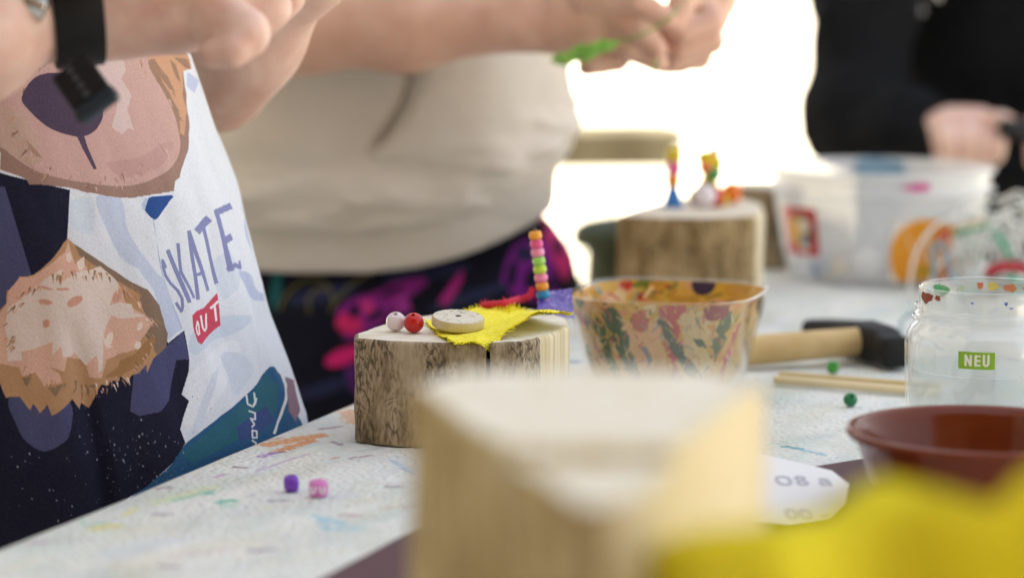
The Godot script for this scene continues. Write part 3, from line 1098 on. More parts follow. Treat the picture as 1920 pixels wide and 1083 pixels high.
	var Y := func(l: Array) -> Array: return zoomed(l, mk, 0, 0)
	p.poly(Y.call([[-200, 700], [0, 770], [0, 860], [60, 880], [130, 910], [150, 935], [220, 940], [350, 950], [440, 975], [570, 1000], [700, 1003], [780, 985], [870, 970], [880, 920], [900, 900], [930, 820], [948, 760], [957, 600], [945, 480], [930, 360], [930, 200], [200, 100], [-200, 100]]), srgb("9a7c70"), 1.0, 8)
	p.poly(Y.call([[690, 230], [930, 220], [975, 340], [930, 365], [930, 480], [945, 560], [930, 690], [910, 680], [900, 560], [860, 470], [800, 380]]), srgb("c99b7c"), 1.5, 9)
	for q in [[[720, 310], [780, 300], [850, 390], [890, 470], [860, 450], [800, 380]], [[760, 360], [800, 370], [860, 480], [895, 560], [905, 640], [880, 600], [840, 490]], [[860, 300], [890, 330], [920, 420], [890, 390]], [[880, 290], [950, 300], [970, 350], [940, 345]]]:
		p.poly(Y.call(q), srgb("9b7b68"), 1.0, 10)
	p.round(Y.call([[-200, 200], [200, 100], [690, 230], [760, 350], [830, 470], [880, 580], [905, 690], [908, 745], [880, 825], [790, 900], [650, 945], [450, 930], [250, 890], [130, 840], [0, 740], [-200, 600]]), srgb("c6a29b"))
	p.poly(Y.call([[-100, 520], [110, 560], [180, 690], [210, 720], [190, 750], [210, 810], [150, 850], [0, 745], [-100, 700]]), srgb("c2a496"), 1.0, 11)
	p.poly(Y.call([[120, 700], [180, 760], [210, 800], [170, 790]]), srgb("a98678"))
	p.poly(Y.call([[440, 300], [440, 200], [600, 220], [640, 350], [615, 400], [665, 480], [645, 560], [678, 660], [650, 650], [620, 685], [565, 645], [590, 560], [600, 470], [520, 430]]), srgb("d2bbb8"), 1.0, 12)
	p.round(Y.call([[540, 830], [700, 800], [840, 720], [870, 740], [800, 850], [640, 900]]), srgb("bd9893"))
	p.round(Y.call([[108, 490], [150, 565], [250, 650], [380, 692], [450, 682], [500, 640], [522, 570], [500, 470], [400, 380], [200, 380]]), srgb("4d3f54"))
	p.poly(Y.call([[385, 685], [425, 690], [440, 740], [490, 855], [475, 860], [420, 760]]), srgb("54445a"))
	# blue flash, lettering
	p.round([[273, 387], [280, 370], [319, 366], [314, 378], [306, 391], [290, 411], [274, 398]], srgb("2c5094"))
	p.poly([[266, 385], [272, 372], [278, 372], [271, 397]], srgb("b9c8e6"))
	var tk := 0.2955
	var X := func(l: Array) -> Array: return zoomed(l, tk, 240, 340)
	var ink := srgb("8388b8")
	for s in [[[[232, 545], [212, 500], [216, 545], [232, 600], [262, 645], [304, 690], [330, 740], [334, 790], [328, 825], [296, 770]], 4.4], [[[246, 438], [375, 762]], 6.5], [[[308, 395], [318, 500], [326, 575], [408, 735]], 4.6], [[[375, 315], [395, 480], [436, 742]], 6.0], [[[375, 318], [425, 470], [508, 690]], 6.0], [[[418, 592], [462, 580]], 5.0], [[[430, 312], [498, 240]], 12.0], [[[472, 290], [520, 480], [570, 645]], 6.2], [[[545, 185], [645, 560]], 8.0], [[[548, 195], [645, 158]], 10.0], [[[600, 375], [648, 352]], 11.0], [[[630, 560], [670, 528], [714, 545]], 7.0], [[[708, 505], [714, 550]], 4.0]]:
		p.stroke(X.call(s[0]), s[1] * 1.22, ink)
	p.poly(X.call([[394, 850], [420, 825], [480, 800], [575, 708], [588, 800], [602, 915], [560, 940], [450, 1032], [425, 1015], [400, 930]]), srgb("cc4a62"))
	var white := srgb("f1eef2")
	p.stroke(X.call([[430, 885], [418, 930], [428, 970], [440, 965], [438, 910], [430, 885]]), 3.2, white)
	p.stroke(X.call([[458, 850], [470, 925], [486, 948], [500, 930], [497, 840]]), 4.2, white)
	p.stroke(X.call([[530, 805], [580, 762]]), 5.0, white)
	p.stroke(X.call([[556, 785], [572, 885]]), 4.6, white)
	# short brush strokes of fur along the edges of both shapes
	var r := RandomNumberGenerator.new()
	r.seed = 5
	for q in [[150, 620, 150, 125, 130, ["c39a78", "a67c56", "d8a994", "ead8cd", "8c6f58"], 0.80], [175, 215, 170, 145, 90, ["a98678", "c39a80", "8b6c60", "d0aca6"], 0.80]]:
		for i in q[4]:
			var a := r.randf() * TAU
			var k := r.randf_range(q[6], 0.94)
			var c := Vector2(q[0] + cos(a) * q[2] * k, q[1] + sin(a) * q[3] * k)
			if c.x < 0 or c.x > 335 or (q[1] < 300 and c.y < 110): continue
			var e := c + Vector2(cos(a) * 0.5 + r.randf_range(-0.3, 0.3), absf(sin(a)) * 0.6 + 0.4).normalized() * r.randf_range(7, 20)
			p.poly([[c.x - 2.2, c.y], [c.x + 2.2, c.y + 1.0], [e.x, e.y]], srgb(q[5][r.randi() % q[5].size()]))
	# dust and lint on the dark part
	for i in 150:
		var c := Vector2(r.randfn(250, 75), r.randfn(850, 55))
		if i % 3 == 0: c = Vector2(r.randf_range(20, 340), r.randf_range(760, 980))
		var e: Vector2 = apron_px(c)
		p.im.fill_rect(Rect2i(int(e.x), int(e.y), r.randi_range(1, 3), r.randi_range(1, 3)), srgb("c8d0dc").lerp(navy, r.randf_range(0.1, 0.75)))
	# the grain of the cloth shows through the ink
	var g := Image.create(256, 256, false, Image.FORMAT_RGBA8)
	for y in 256:
		for x in 256:
			var q := r.randf()
			g.set_pixel(x, y, Color(0.82, 0.80, 0.82, q * 0.10) if r.randf() < 0.5 else Color(0.14, 0.12, 0.16, q * 0.12))
	for y in range(0, PH, 256):
		for x in range(0, PW, 256):
			p.im.blend_rect(g, Rect2i(0, 0, 256, 256), Vector2i(x, y))
	return p.texture()

func build_apron_child() -> void:
	var who := thing("person", "child in a printed skate apron with a black watch on the wrist", "person", "", Vector3(0, 0, 0))
	var ctr := Vector3(-0.33, 0, -1.575)
	var b := Acc.new()
	# trunk, neck, head, legs (under the clothes) and the arms
	var bones := []
	chain(bones, [Vector3(-0.36, 0.78, -1.58), Vector3(-0.36, 1.13, -1.60), Vector3(-0.36, 1.20, -1.60)], [0.085, 0.075, 0.04], 0.05)
	chain(bones, [Vector3(-0.36, 1.18, -1.60), Vector3(-0.355, 1.25, -1.60), Vector3(-0.345, 1.34, -1.595)], [0.038, 0.05, 0.085], 0.03)
	bones.append([Vector3(-0.26, 1.30, -1.58), Vector3(-0.255, 1.31, -1.578), 0.012, 0.010, 0.02])
	for s in [-1.0, 1.0]:
		chain(bones, [Vector3(-0.36 + 0.02 * s, 0.75, -1.58 + 0.06 * s), Vector3(-0.355, 0.42, -1.58 + 0.07 * s), Vector3(-0.37, 0.06, -1.58 + 0.07 * s), Vector3(-0.29, 0.035, -1.57 + 0.07 * s)], [0.065, 0.05, 0.035, 0.03], 0.03)
	# far arm, hanging to its elbow and bent up again
	var fs := Vector3(-0.35, 1.12, -1.68)
	var fe := P(398, 140, 1.70)
	var fw := P(585, -75, 1.60)
	chain(bones, [fs, fe, fe.lerp(fw, 0.35), fw, P(640, -150, 1.56)], [0.045, 0.034, 0.034, 0.025, 0.022], 0.03)
	body_mesh(b, bones, 0.010)
	# near arm: from the shoulder down to the elbow, forearm, watch wrist and closed hand
	var h := []
	var ns := Vector3(-0.34, 1.12, -1.50)
	var ne := P(-300, 190, 1.3104)
	chain(h, [ns, ne], [0.0526, 0.0445], 0.02)
	chain(h, [ne, P(-62, 48, 1.2753)], [0.0445, 0.0415], 0.02)
	chain(h, [P(-62, 30, 1.2870), P(190, 0, 1.3104)], [0.0304, 0.0287], 0.010)
	# palm: broad, the fingers folded in under the knuckles
	chain(h, [P(185, 2, 1.3104), P(330, -4, 1.3104)], [0.0275, 0.0263], 0.014)
	chain(h, [P(210, 22, 1.3045), P(335, 30, 1.3010)], [0.0193, 0.0185], 0.014)
	chain(h, [P(220, -40, 1.3221), P(380, -50, 1.3279)], [0.0234, 0.0222], 0.014)
	chain(h, [P(366, 8, 1.2964), P(456, 62, 1.2850), P(436, 94, 1.2760), P(398, 100, 1.2780)], [0.0165, 0.0138, 0.0092, 0.0080], 0.0025)
	chain(h, [P(392, -38, 1.3162), P(500, 14, 1.3162), P(470, 52, 1.3127), P(440, 50, 1.3104)], [0.0170, 0.0131, 0.0105, 0.0094], 0.0025)
	chain(h, [P(405, -70, 1.3397), P(532, -8, 1.3455), P(505, 26, 1.3455)], [0.0164, 0.0111, 0.0099], 0.004)
	chain(h, [P(405, -100, 1.3572), P(540, -40, 1.3689), P(530, -10, 1.3689)], [0.0152, 0.0099, 0.0094], 0.004)
	chain(h, [P(240, -70, 1.2928), P(340, -110, 1.2753), P(430, -90, 1.2694)], [0.0199, 0.0140, 0.0105], 0.008)
	body_mesh(b, h, 0.0038, null, 0.012)
	part("body", b.mesh(), M.skin, who)
	# hair
	var hair := Acc.new()
	body_mesh(hair, [[Vector3(-0.375, 1.37, -1.60), Vector3(-0.345, 1.39, -1.595), 0.085, 0.075, 0.03], [Vector3(-0.40, 1.35, -1.605), Vector3(-0.40, 1.26, -1.605), 0.06, 0.05, 0.03]], 0.012)
	part("hair", hair.mesh(), M.hair, who)
	# shirt, trousers, shoes
	var shirt := Acc.new()
	var sb := []
	chain(sb, [Vector3(-0.345, 0.80, -1.58), Vector3(-0.355, 1.10, -1.60), Vector3(-0.36, 1.16, -1.60)], [0.105, 0.088, 0.055], 0.05)
	chain(sb, [Vector3(-0.35, 1.12, -1.50), ns.lerp(ne, 0.35)], [0.056, 0.054], 0.04)
	chain(sb, [fs, fs.lerp(fe, 0.35)], [0.054, 0.05], 0.04)
	body_mesh(shirt, sb, 0.012)
	part("shirt", shirt.mesh(), mat(srgb("e4e2de"), 0.9, 0.2), who)
	var tr := Acc.new()
	var tb := []
	for s in [-1.0, 1.0]:
		chain(tb, [Vector3(-0.35, 0.80, -1.58 + 0.04 * s), Vector3(-0.355, 0.42, -1.58 + 0.075 * s), Vector3(-0.37, 0.10, -1.58 + 0.075 * s)], [0.10, 0.066, 0.055], 0.03)
	body_mesh(tr, tb, 0.014)
	part("trousers", tr.mesh(), M.denim, who)
	for s in [-1.0, 1.0]:
		var sh := Acc.new()
		body_mesh(sh, [[Vector3(-0.385, 0.05, -1.58 + 0.075 * s), Vector3(-0.26, 0.04, -1.57 + 0.08 * s), 0.045, 0.036, 0.02]], 0.01)
		part("shoe", sh.mesh(), M.shoe, who)
	# the apron
	var ap := Acc.new()
	var rows := []
	var uvs := []
	for i in 131:
		var hh := lerpf(AH0, 0.42, i / 130.0)
		var row := []
		var uvr := []
		for j in 161:
			var narrow := 1.0 if hh < 0.22 else lerpf(1.0, 0.55, (hh - 0.22) / 0.2)
			var a := lerpf(-1.45, 1.8, j / 160.0) * narrow
			row.append(apron_at(a, hh))
			uvr.append(Vector2((a - AA0) / AAL, 1.0 - (hh - AH0) / AHL))
		rows.append(row)
		uvs.append(uvr)
	sheet(ap, rows, false, uvs)
	var am := mat(Color.WHITE, 0.85, 0.3)
	am.albedo_texture = apron_print()
	am.normal_enabled = true
	var nm := noise(0.22, 83, 3).get_seamless_image(1024, 1024)
	nm.convert(Image.FORMAT_RGBA8)
	nm.bump_map_to_normal_map(2.0)
	am.normal_texture = ImageTexture.create_from_image(nm)
	am.normal_scale = 0.16
	var ao := part("apron", ap.mesh(), am, who)
	ao.set_meta("label", "apron printed with a cartoon animal and the words SKATE OUT")
	# wristwatch
	var w0 := P(88, 12, 1.3010)
	var w1 := P(182, 2, 1.3081)
	var ax := (w1 - w0).normalized()
	var mid := (w0 + w1) * 0.5
	var bs := Basis(ax.cross(Vector3.BACK).normalized(), ax, Vector3.ZERO)
	bs.z = bs.x.cross(bs.y)
	var L := (w1 - w0).length() * 0.5
	var st := Acc.new()
	lathe(st, [[0.03065, -L], [0.03370, -L + 0.00094], [0.03370, L - 0.00094], [0.03065, L], [0.03019, 0.0], [0.03065, -L]], 48, Transform3D(bs, mid))
	var strap := part("watch_strap", st.mesh(), M.rubber, who)
	# the strap's loose end
	var te := Acc.new()
	var q0 := P(128, 122, 1.2706)
	var q1 := P(186, 206, 1.2613)
	var along := (q1 - q0)
	var side := (P(167, 112, 1.2706) - P(90, 158, 1.2706)).normalized()
	side = (side - along.normalized() * side.dot(along.normalized())).normalized()
	var nn := along.normalized().cross(side)
	box(te, Vector3(0.02281, along.length(), 0.00374), Transform3D(Basis(side, along.normalized(), nn), (q0 + q1) * 0.5), 0.00140)
	var tail := part("strap_end", te.mesh(), M.rubber, who)
	var bu := Acc.new()
	box(bu, Vector3(0.02515, 0.00877, 0.00725), Transform3D(Basis(side, along.normalized(), nn), q0.lerp(q1, 0.9)), 0.00164)
	part("strap_keeper", bu.mesh(), mat(srgb("1a2a36"), 0.3), who)
	for k in 4:
		var ho := Acc.new()
		var c := q0.lerp(q1, 0.12 + k * 0.17) - side * (0.00059) + nn * 0.00199 * (1.0 if nn.z > 0 else -1.0)
		lathe(ho, [[0.00012, 0.0], [0.00164, 0.0], [0.00211, 0.00035], [0.00211, -0.00070]], 12, Transform3D(Basis(side, nn * (1.0 if nn.z > 0 else -1.0), along.normalized()), c))
		part("strap_hole", ho.mesh(), mat(srgb("3a3d45"), 0.5), tail)
	var wc := Acc.new()
	box(wc, Vector3(0.04212, 0.01170, 0.03510), Transform3D(Basis(ax, Vector3(0, 0.75, 0.66).normalized(), ax.cross(Vector3(0, 0.75, 0.66)).normalized()), P(100, -60, 1.2694)), 0.00468)
	part("watch_case", wc.mesh(), M.silver, who)
	var lug := Acc.new()
	tube(lug, [P(30, -4, 1.262), P(84, 17, 1.262)], 0.0075, 14)
	part("watch_lug", lug.mesh(), M.silver, who)

# ---------------------------------------------------------------- the child in the beige hoodie
func hem(x: float) -> float:
	var k := maxf(0.0, x + 0.15)
	return TABLE_Y + 0.022 + k * k * 1.5

func hoodie_shape(p: Vector3, d: float) -> float:
	var t := p.y - hem(p.x)
	# ribbed hem drawn in, cloth bulging over it
	d += 0.007 * (1.0 - smoothstep(0.034, 0.040, t))
	d -= 0.010 * exp(-pow((t - 0.062) / 0.022, 2))
	d -= fold_n.get_noise_3d(p.x * 3.0, p.y * 11.0, p.z * 3.0) * 0.012 * exp(-pow((t - 0.065) / 0.035, 2))
	d -= fold_f.get_noise_3d(p.x * 5.0, p.y * 5.0, p.z * 5.0) * 0.004
	# pouch pocket with a slanted opening
	if p.z > -2.26:
		var y0 := TABLE_Y + 0.205
		var k := clampf((y0 - p.y) / 0.075, 0.0, 1.6)
		var edge := -0.078 - 0.038 * k * k
		var bottom := TABLE_Y + 0.128 - (p.x + 0.12) * 0.12
		var inside := smoothstep(-0.004, 0.004, p.x - edge) * smoothstep(-0.005, 0.005, p.y - bottom)
		d -= 0.010 * inside * smoothstep(0.03, -0.03, p.x) * smoothstep(-2.24, -2.18, p.z)
		d += 0.012 * exp(-pow((p.x - edge + 0.004) / 0.006, 2)) * smoothstep(-0.01, 0.02, p.y - bottom)
	d = maxf(d, hem(p.x) - p.y)
	return d

func trousers_print() -> ImageTexture:
	# the print covers x -0.40..0.20, y 0.30..0.90, in metres on the cloth
	var f := func(q: Vector2) -> Vector2:
		var w := P(q.x, q.y, 2.09)
		return Vector2((w.x + 0.40) / 0.6 * 1024.0, (0.90 - w.y) / 0.6 * 1024.0)
	var p := Print.new(1024, 1024, srgb("171828"), f)
	var r := RandomNumberGenerator.new()
	r.seed = 8
	var cols := ["8a2a84", "6b2a80", "c22f78", "2a3358", "262b48", "7a2a7c"]
	for i in 90:
		var c := Vector2(r.randf_range(150, 1150), r.randf_range(380, 1500))
		if c.y < 800 and c.x > 480 and c.x < 1090: continue
		p.ellipse(c, r.randf_range(10, 40), r.randf_range(8, 22), srgb(cols[r.randi() % cols.size()]), r.randf() * PI)
	for q in [[600, 560, 70, 16, -0.2], [800, 520, 90, 14, -0.15], [880, 560, 80, 12, -0.3], [600, 740, 80, 14, -0.3]]:
		p.ellipse(Vector2(q[0], q[1]), q[2], q[3], srgb("2b3152"), q[4])
	p.poly([[500, 515], [520, 515], [518, 560], [505, 600], [498, 570]], srgb("1f6a6e"))
	for q in [[[515, 590], [530, 560], [560, 535], [590, 530], [612, 545], [622, 575], [615, 590]], [[575, 595], [572, 570], [585, 550], [605, 550]], [[622, 575], [650, 545], [690, 520]], [[655, 520], [690, 518]]]:
		p.stroke(q, 5.0, srgb("6f6a3a"))
	p.poly([[625, 590], [650, 570], [690, 560], [735, 540], [790, 525], [800, 540], [770, 560], [740, 575], [720, 610], [690, 630], [660, 650], [640, 640]], srgb("8f2a8c"), 2.0, 2)
	p.poly([[668, 575], [690, 568], [700, 590], [680, 600]], srgb("d23a8c"))
	p.ellipse(Vector2(650, 615), 26, 20, srgb("dc2f72"), 0.3)
	p.ellipse(Vector2(640, 678), 38, 16, srgb("e0297e"), -0.35)
	p.poly([[735, 570], [760, 560], [770, 590], [740, 600]], srgb("a33a9a"))
	p.poly([[820, 572], [845, 535], [866, 510], [868, 528], [850, 560], [835, 578]], srgb("b32f8a"))
	p.poly([[945, 500], [960, 470], [1000, 455], [1030, 470], [1040, 510], [1050, 560], [1010, 575], [960, 560], [940, 530]], srgb("7e2590"), 2.0, 5)
	p.poly([[1020, 450], [1045, 440], [1065, 470], [1080, 520], [1060, 545], [1040, 500]], srgb("d0337e"), 2.0, 6)
	for q in [[1000, 530, 16, 22, 0.5], [960, 520, 10, 26, 0.2], [1030, 545, 14, 10, 0.0], [1048, 480, 8, 18, -0.4], [1005, 462, 12, 6, 0.1], [700, 600, 20, 8, -0.4], [730, 556, 26, 5, -0.4], [660, 592, 10, 14, 0.3]]:
		p.ellipse(Vector2(q[0], q[1]), q[2], q[3], srgb("1b1a34"), q[4])
	p.ellipse(Vector2(985, 485), 18, 14, srgb("2a2a50"), 0.4)
	p.ellipse(Vector2(1030, 420), 14, 20, srgb("b8305e"), 0.4)
	p.poly([[640, 700], [665, 690], [668, 760], [650, 740]], srgb("5e2a74"))
	return p.texture()

func build_hoodie_child() -> void:
	var who := thing("person", "child in a beige hoodie and dark floral trousers holding a green leaf", "person")
	var b := Acc.new()
	var bones := []
	chain(bones, [Vector3(-0.10, 0.80, -2.22), Vector3(-0.12, 1.14, -2.22), Vector3(-0.12, 1.24, -2.22), Vector3(-0.11, 1.31, -2.21), Vector3(-0.10, 1.40, -2.2)], [0.055, 0.065, 0.042, 0.05, 0.09], 0.04)
	bones.append([Vector3(0.0, 1.36, -2.17), Vector3(0.002, 1.37, -2.17), 0.012, 0.010, 0.02])
	for s in [-1.0, 1.0]:
		chain(bones, [Vector3(-0.09 + 0.05 * s, 0.70, -2.22), Vector3(-0.08 + 0.05 * s, 0.42, -2.2), Vector3(-0.09 + 0.06 * s, 0.06, -2.22), Vector3(-0.05 + 0.06 * s, 0.035, -2.15)], [0.06, 0.05, 0.035, 0.03], 0.03)
	# far arm above the picture
	chain(bones, [Vector3(-0.02, 1.18, -2.30), P(1190, -330, 2.22), P(1335, -95, 2.07)], [0.045, 0.036, 0.027], 0.02)
	chain(bones, [Vector3(-0.22, 1.18, -2.14), P(430, 20, 2.06)], [0.045, 0.043], 0.02)
	body_mesh(b, bones, 0.011)
	var h := []
	chain(h, [P(430, 20, 2.06), P(560, 36, 2.04), P(760, 42, 2.02), P(960, 30, 2.0)], [0.043, 0.0425, 0.037, 0.0275], 0.02)
	chain(h, [P(955, 28, 2.0), P(1090, 34, 1.99)], [0.0265, 0.025], 0.012)
	chain(h, [P(1060, 4, 1.985), P(1150, 14, 1.98)], [0.022, 0.020], 0.012)
	chain(h, [P(1000, 48, 1.99), P(1095, 66, 1.99)], [0.0185, 0.0175], 0.012)
	chain(h, [P(1135, 14, 1.975), P(1196, 52, 1.965), P(1232, 92, 1.968)], [0.0135, 0.0108, 0.0088], 0.0025)
	chain(h, [P(1125, 48, 1.985), P(1185, 92, 1.975), P(1235, 118, 1.982)], [0.0135, 0.0105, 0.0085], 0.0025)
	chain(h, [P(1105, 72, 1.995), P(1158, 112, 1.99), P(1112, 122, 1.985)], [0.0125, 0.0100, 0.0085], 0.002)
	chain(h, [P(1085, 80, 2.005), P(1130, 118, 2.005), P(1100, 126, 2.0)], [0.0115, 0.0090, 0.0080], 0.002)
	chain(h, [P(1095, -10, 1.965), P(1190, -4, 1.955), P(1252, 36, 1.962)], [0.0140, 0.0110, 0.0085], 0.003)
	# second hand, pinching the stem
	var g := []
	chain(g, [P(1335, -95, 2.07), P(1325, -20, 2.05), P(1318, 30, 2.035)], [0.026, 0.026, 0.022], 0.012)
	chain(g, [P(1310, 0, 2.02), P(1334, 40, 2.0), P(1278, 62, 1.985)], [0.0135, 0.0110, 0.0088], 0.002)
	chain(g, [P(1325, 30, 2.03), P(1334, 78, 2.015), P(1272, 94, 2.0)], [0.0135, 0.0110, 0.0090], 0.002)
	chain(g, [P(1320, 55, 2.04), P(1312, 108, 2.028), P(1258, 116, 2.012)], [0.013, 0.0105, 0.0088], 0.002)
	chain(g, [P(1300, 60, 2.05), P(1280, 116, 2.04), P(1245, 122, 2.03)], [0.012, 0.0095, 0.0080], 0.002)
	chain(g, [P(1300, -30, 2.015), P(1276, 10, 1.99), P(1262, 44, 1.98)], [0.0140, 0.0112, 0.0085], 0.003)
	chain(g, [P(1296, 20, 2.045), P(1262, 84, 2.04)], [0.020, 0.018], 0.010)
	chain(g, [P(1215, 40, 2.03), P(1262, 70, 2.04)], [0.014, 0.016], 0.010)
	body_mesh(b, h, 0.004, null, 0.014)
	body_mesh(b, g, 0.004, null, 0.012)
	part("body", b.mesh(), M.skin_tan, who)
	var hair := Acc.new()
	body_mesh(hair, [[Vector3(-0.13, 1.44, -2.21), Vector3(-0.10, 1.46, -2.2), 0.088, 0.08, 0.03], [Vector3(-0.17, 1.40, -2.22), Vector3(-0.18, 1.22, -2.22), 0.06, 0.045, 0.03]], 0.012)
	part("hair", hair.mesh(), mat(srgb("8a6a45"), 0.6, 0.4), who)
	var ho := Acc.new()
	var hb := []
	chain(hb, [Vector3(-0.17, 0.74, -2.20), Vector3(-0.17, 0.86, -2.20), Vector3(-0.165, 1.02, -2.2), Vector3(-0.15, 1.18, -2.2)], [0.096, 0.100, 0.098, 0.075], 0.06)
	chain(hb, [Vector3(-0.056, 0.75, -2.17), Vector3(-0.054, 0.85, -2.17), Vector3(-0.050, 0.95, -2.17), Vector3(-0.06, 1.18, -2.2)], [0.079, 0.085, 0.087, 0.068], 0.06)
	chain(hb, [Vector3(-0.22, 1.18, -2.14), Vector3(-0.22, 1.18, -2.14).lerp(P(430, 20, 2.06), 0.72)], [0.06, 0.058], 0.04)
	chain(hb, [Vector3(-0.02, 1.18, -2.28), P(1190, -330, 2.22), P(1230, -240, 2.19)], [0.06, 0.052, 0.048], 0.04)
	body_mesh(ho, hb, 0.0055, hoodie_shape, 0.03)
	part("hoodie", ho.mesh(), M.hoodie, who)
	var tr := Acc.new()
	var tb := []
	chain(tb, [Vector3(-0.16, 0.84, -2.215), Vector3(-0.165, 0.72, -2.215), Vector3(-0.15, 0.42, -2.2), Vector3(-0.15, 0.09, -2.21)], [0.068, 0.088, 0.068, 0.058], 0.05)
	chain(tb, [Vector3(-0.045, 0.83, -2.20), Vector3(-0.030, 0.73, -2.195), Vector3(-0.03, 0.42, -2.2), Vector3(-0.03, 0.09, -2.21)], [0.062, 0.084, 0.066, 0.056], 0.05)
	body_mesh(tr, tb, 0.008, func(p: Vector3, d: float) -> float: return d - fold_n.get_noise_3d(p.x * 3, p.y * 6, p.z * 3) * 0.008, 0.02)
	for i in tr.uv.size():
		tr.uv[i] = Vector2((tr.v[i].x + 0.40) / 0.6, (0.90 - tr.v[i].y) / 0.6)
	var tm := mat(Color.WHITE, 0.85, 0.3)
	tm.albedo_texture = trousers_print()
	part("trousers", tr.mesh(), tm, who)
	for s in [-1.0, 1.0]:
		var sh := Acc.new()
		body_mesh(sh, [[Vector3(-0.09 + 0.06 * s, 0.05, -2.22), Vector3(-0.04 + 0.06 * s, 0.04, -2.11), 0.045, 0.036, 0.02]], 0.01)
		part("shoe", sh.mesh(), M.shoe, who)
	# what the hands hold
	var leaf := thing("leaf", "bright green leaf on a thin stem held between two hands", "leaf")
	var lc := Acc.new()
	var mid := smooth_line([P(1034, 114, 1.962), P(1075, 104, 1.955), P(1120, 92, 1.950), P(1162, 78, 1.950)], 6)
	var rows := []
	for i in mid.size():
		var t := float(i) / (mid.size() - 1)
		var w := 0.0085 * pow(sin(PI * clampf(t * 0.93 + 0.05, 0, 1)), 0.7) * (1.0 + 0.06 * sin(t * 23.0))
		var row := []
		for j in 7:
			var s := (j - 3) / 3.0
			row.append(mid[i] + Vector3(0.15, 0.85, 0.3) * s * w + Vector3(0, 0, 0.003) * (1.0 - absf(s)) + Vector3(0, 0.0012 * sin(t * 20.0), 0))
		rows.append(row)
	sheet(lc, rows)
	var lm := mat(Color.WHITE, 0.45, 0.5)
	lm.albedo_texture = mottle(srgb("5a9a34"), srgb("a8d86a"), 0.03, 88, 128, 3)
	lm.uv1_triplanar = true
	lm.uv1_scale = Vector3.ONE * 25.0
	lm.backlight_enabled = true
	lm.backlight = srgb("2c4412")
	part("blade", lc.mesh(), lm, leaf)
	var sm := mat(srgb("5f9a3a"), 0.5)
	part("stem", tube_mesh(smooth_line([P(1155, 80, 1.951), P(1210, 62, 1.948), P(1262, 28, 1.955), P(1275, 8, 1.97)], 5), 0.0008, 8), sm, leaf)
	part("stem", tube_mesh([P(1232, 110, 1.955), P(1222, 148, 1.952)], [0.0012, 0.0005], 8), sm, leaf)

# ---------------------------------------------------------------- the person in black
func black_shape(p: Vector3, d: float) -> float:
	return d - fold_n.get_noise_3d(p.x * 4.0, p.y * 4.0, p.z * 4.0) * 0.010

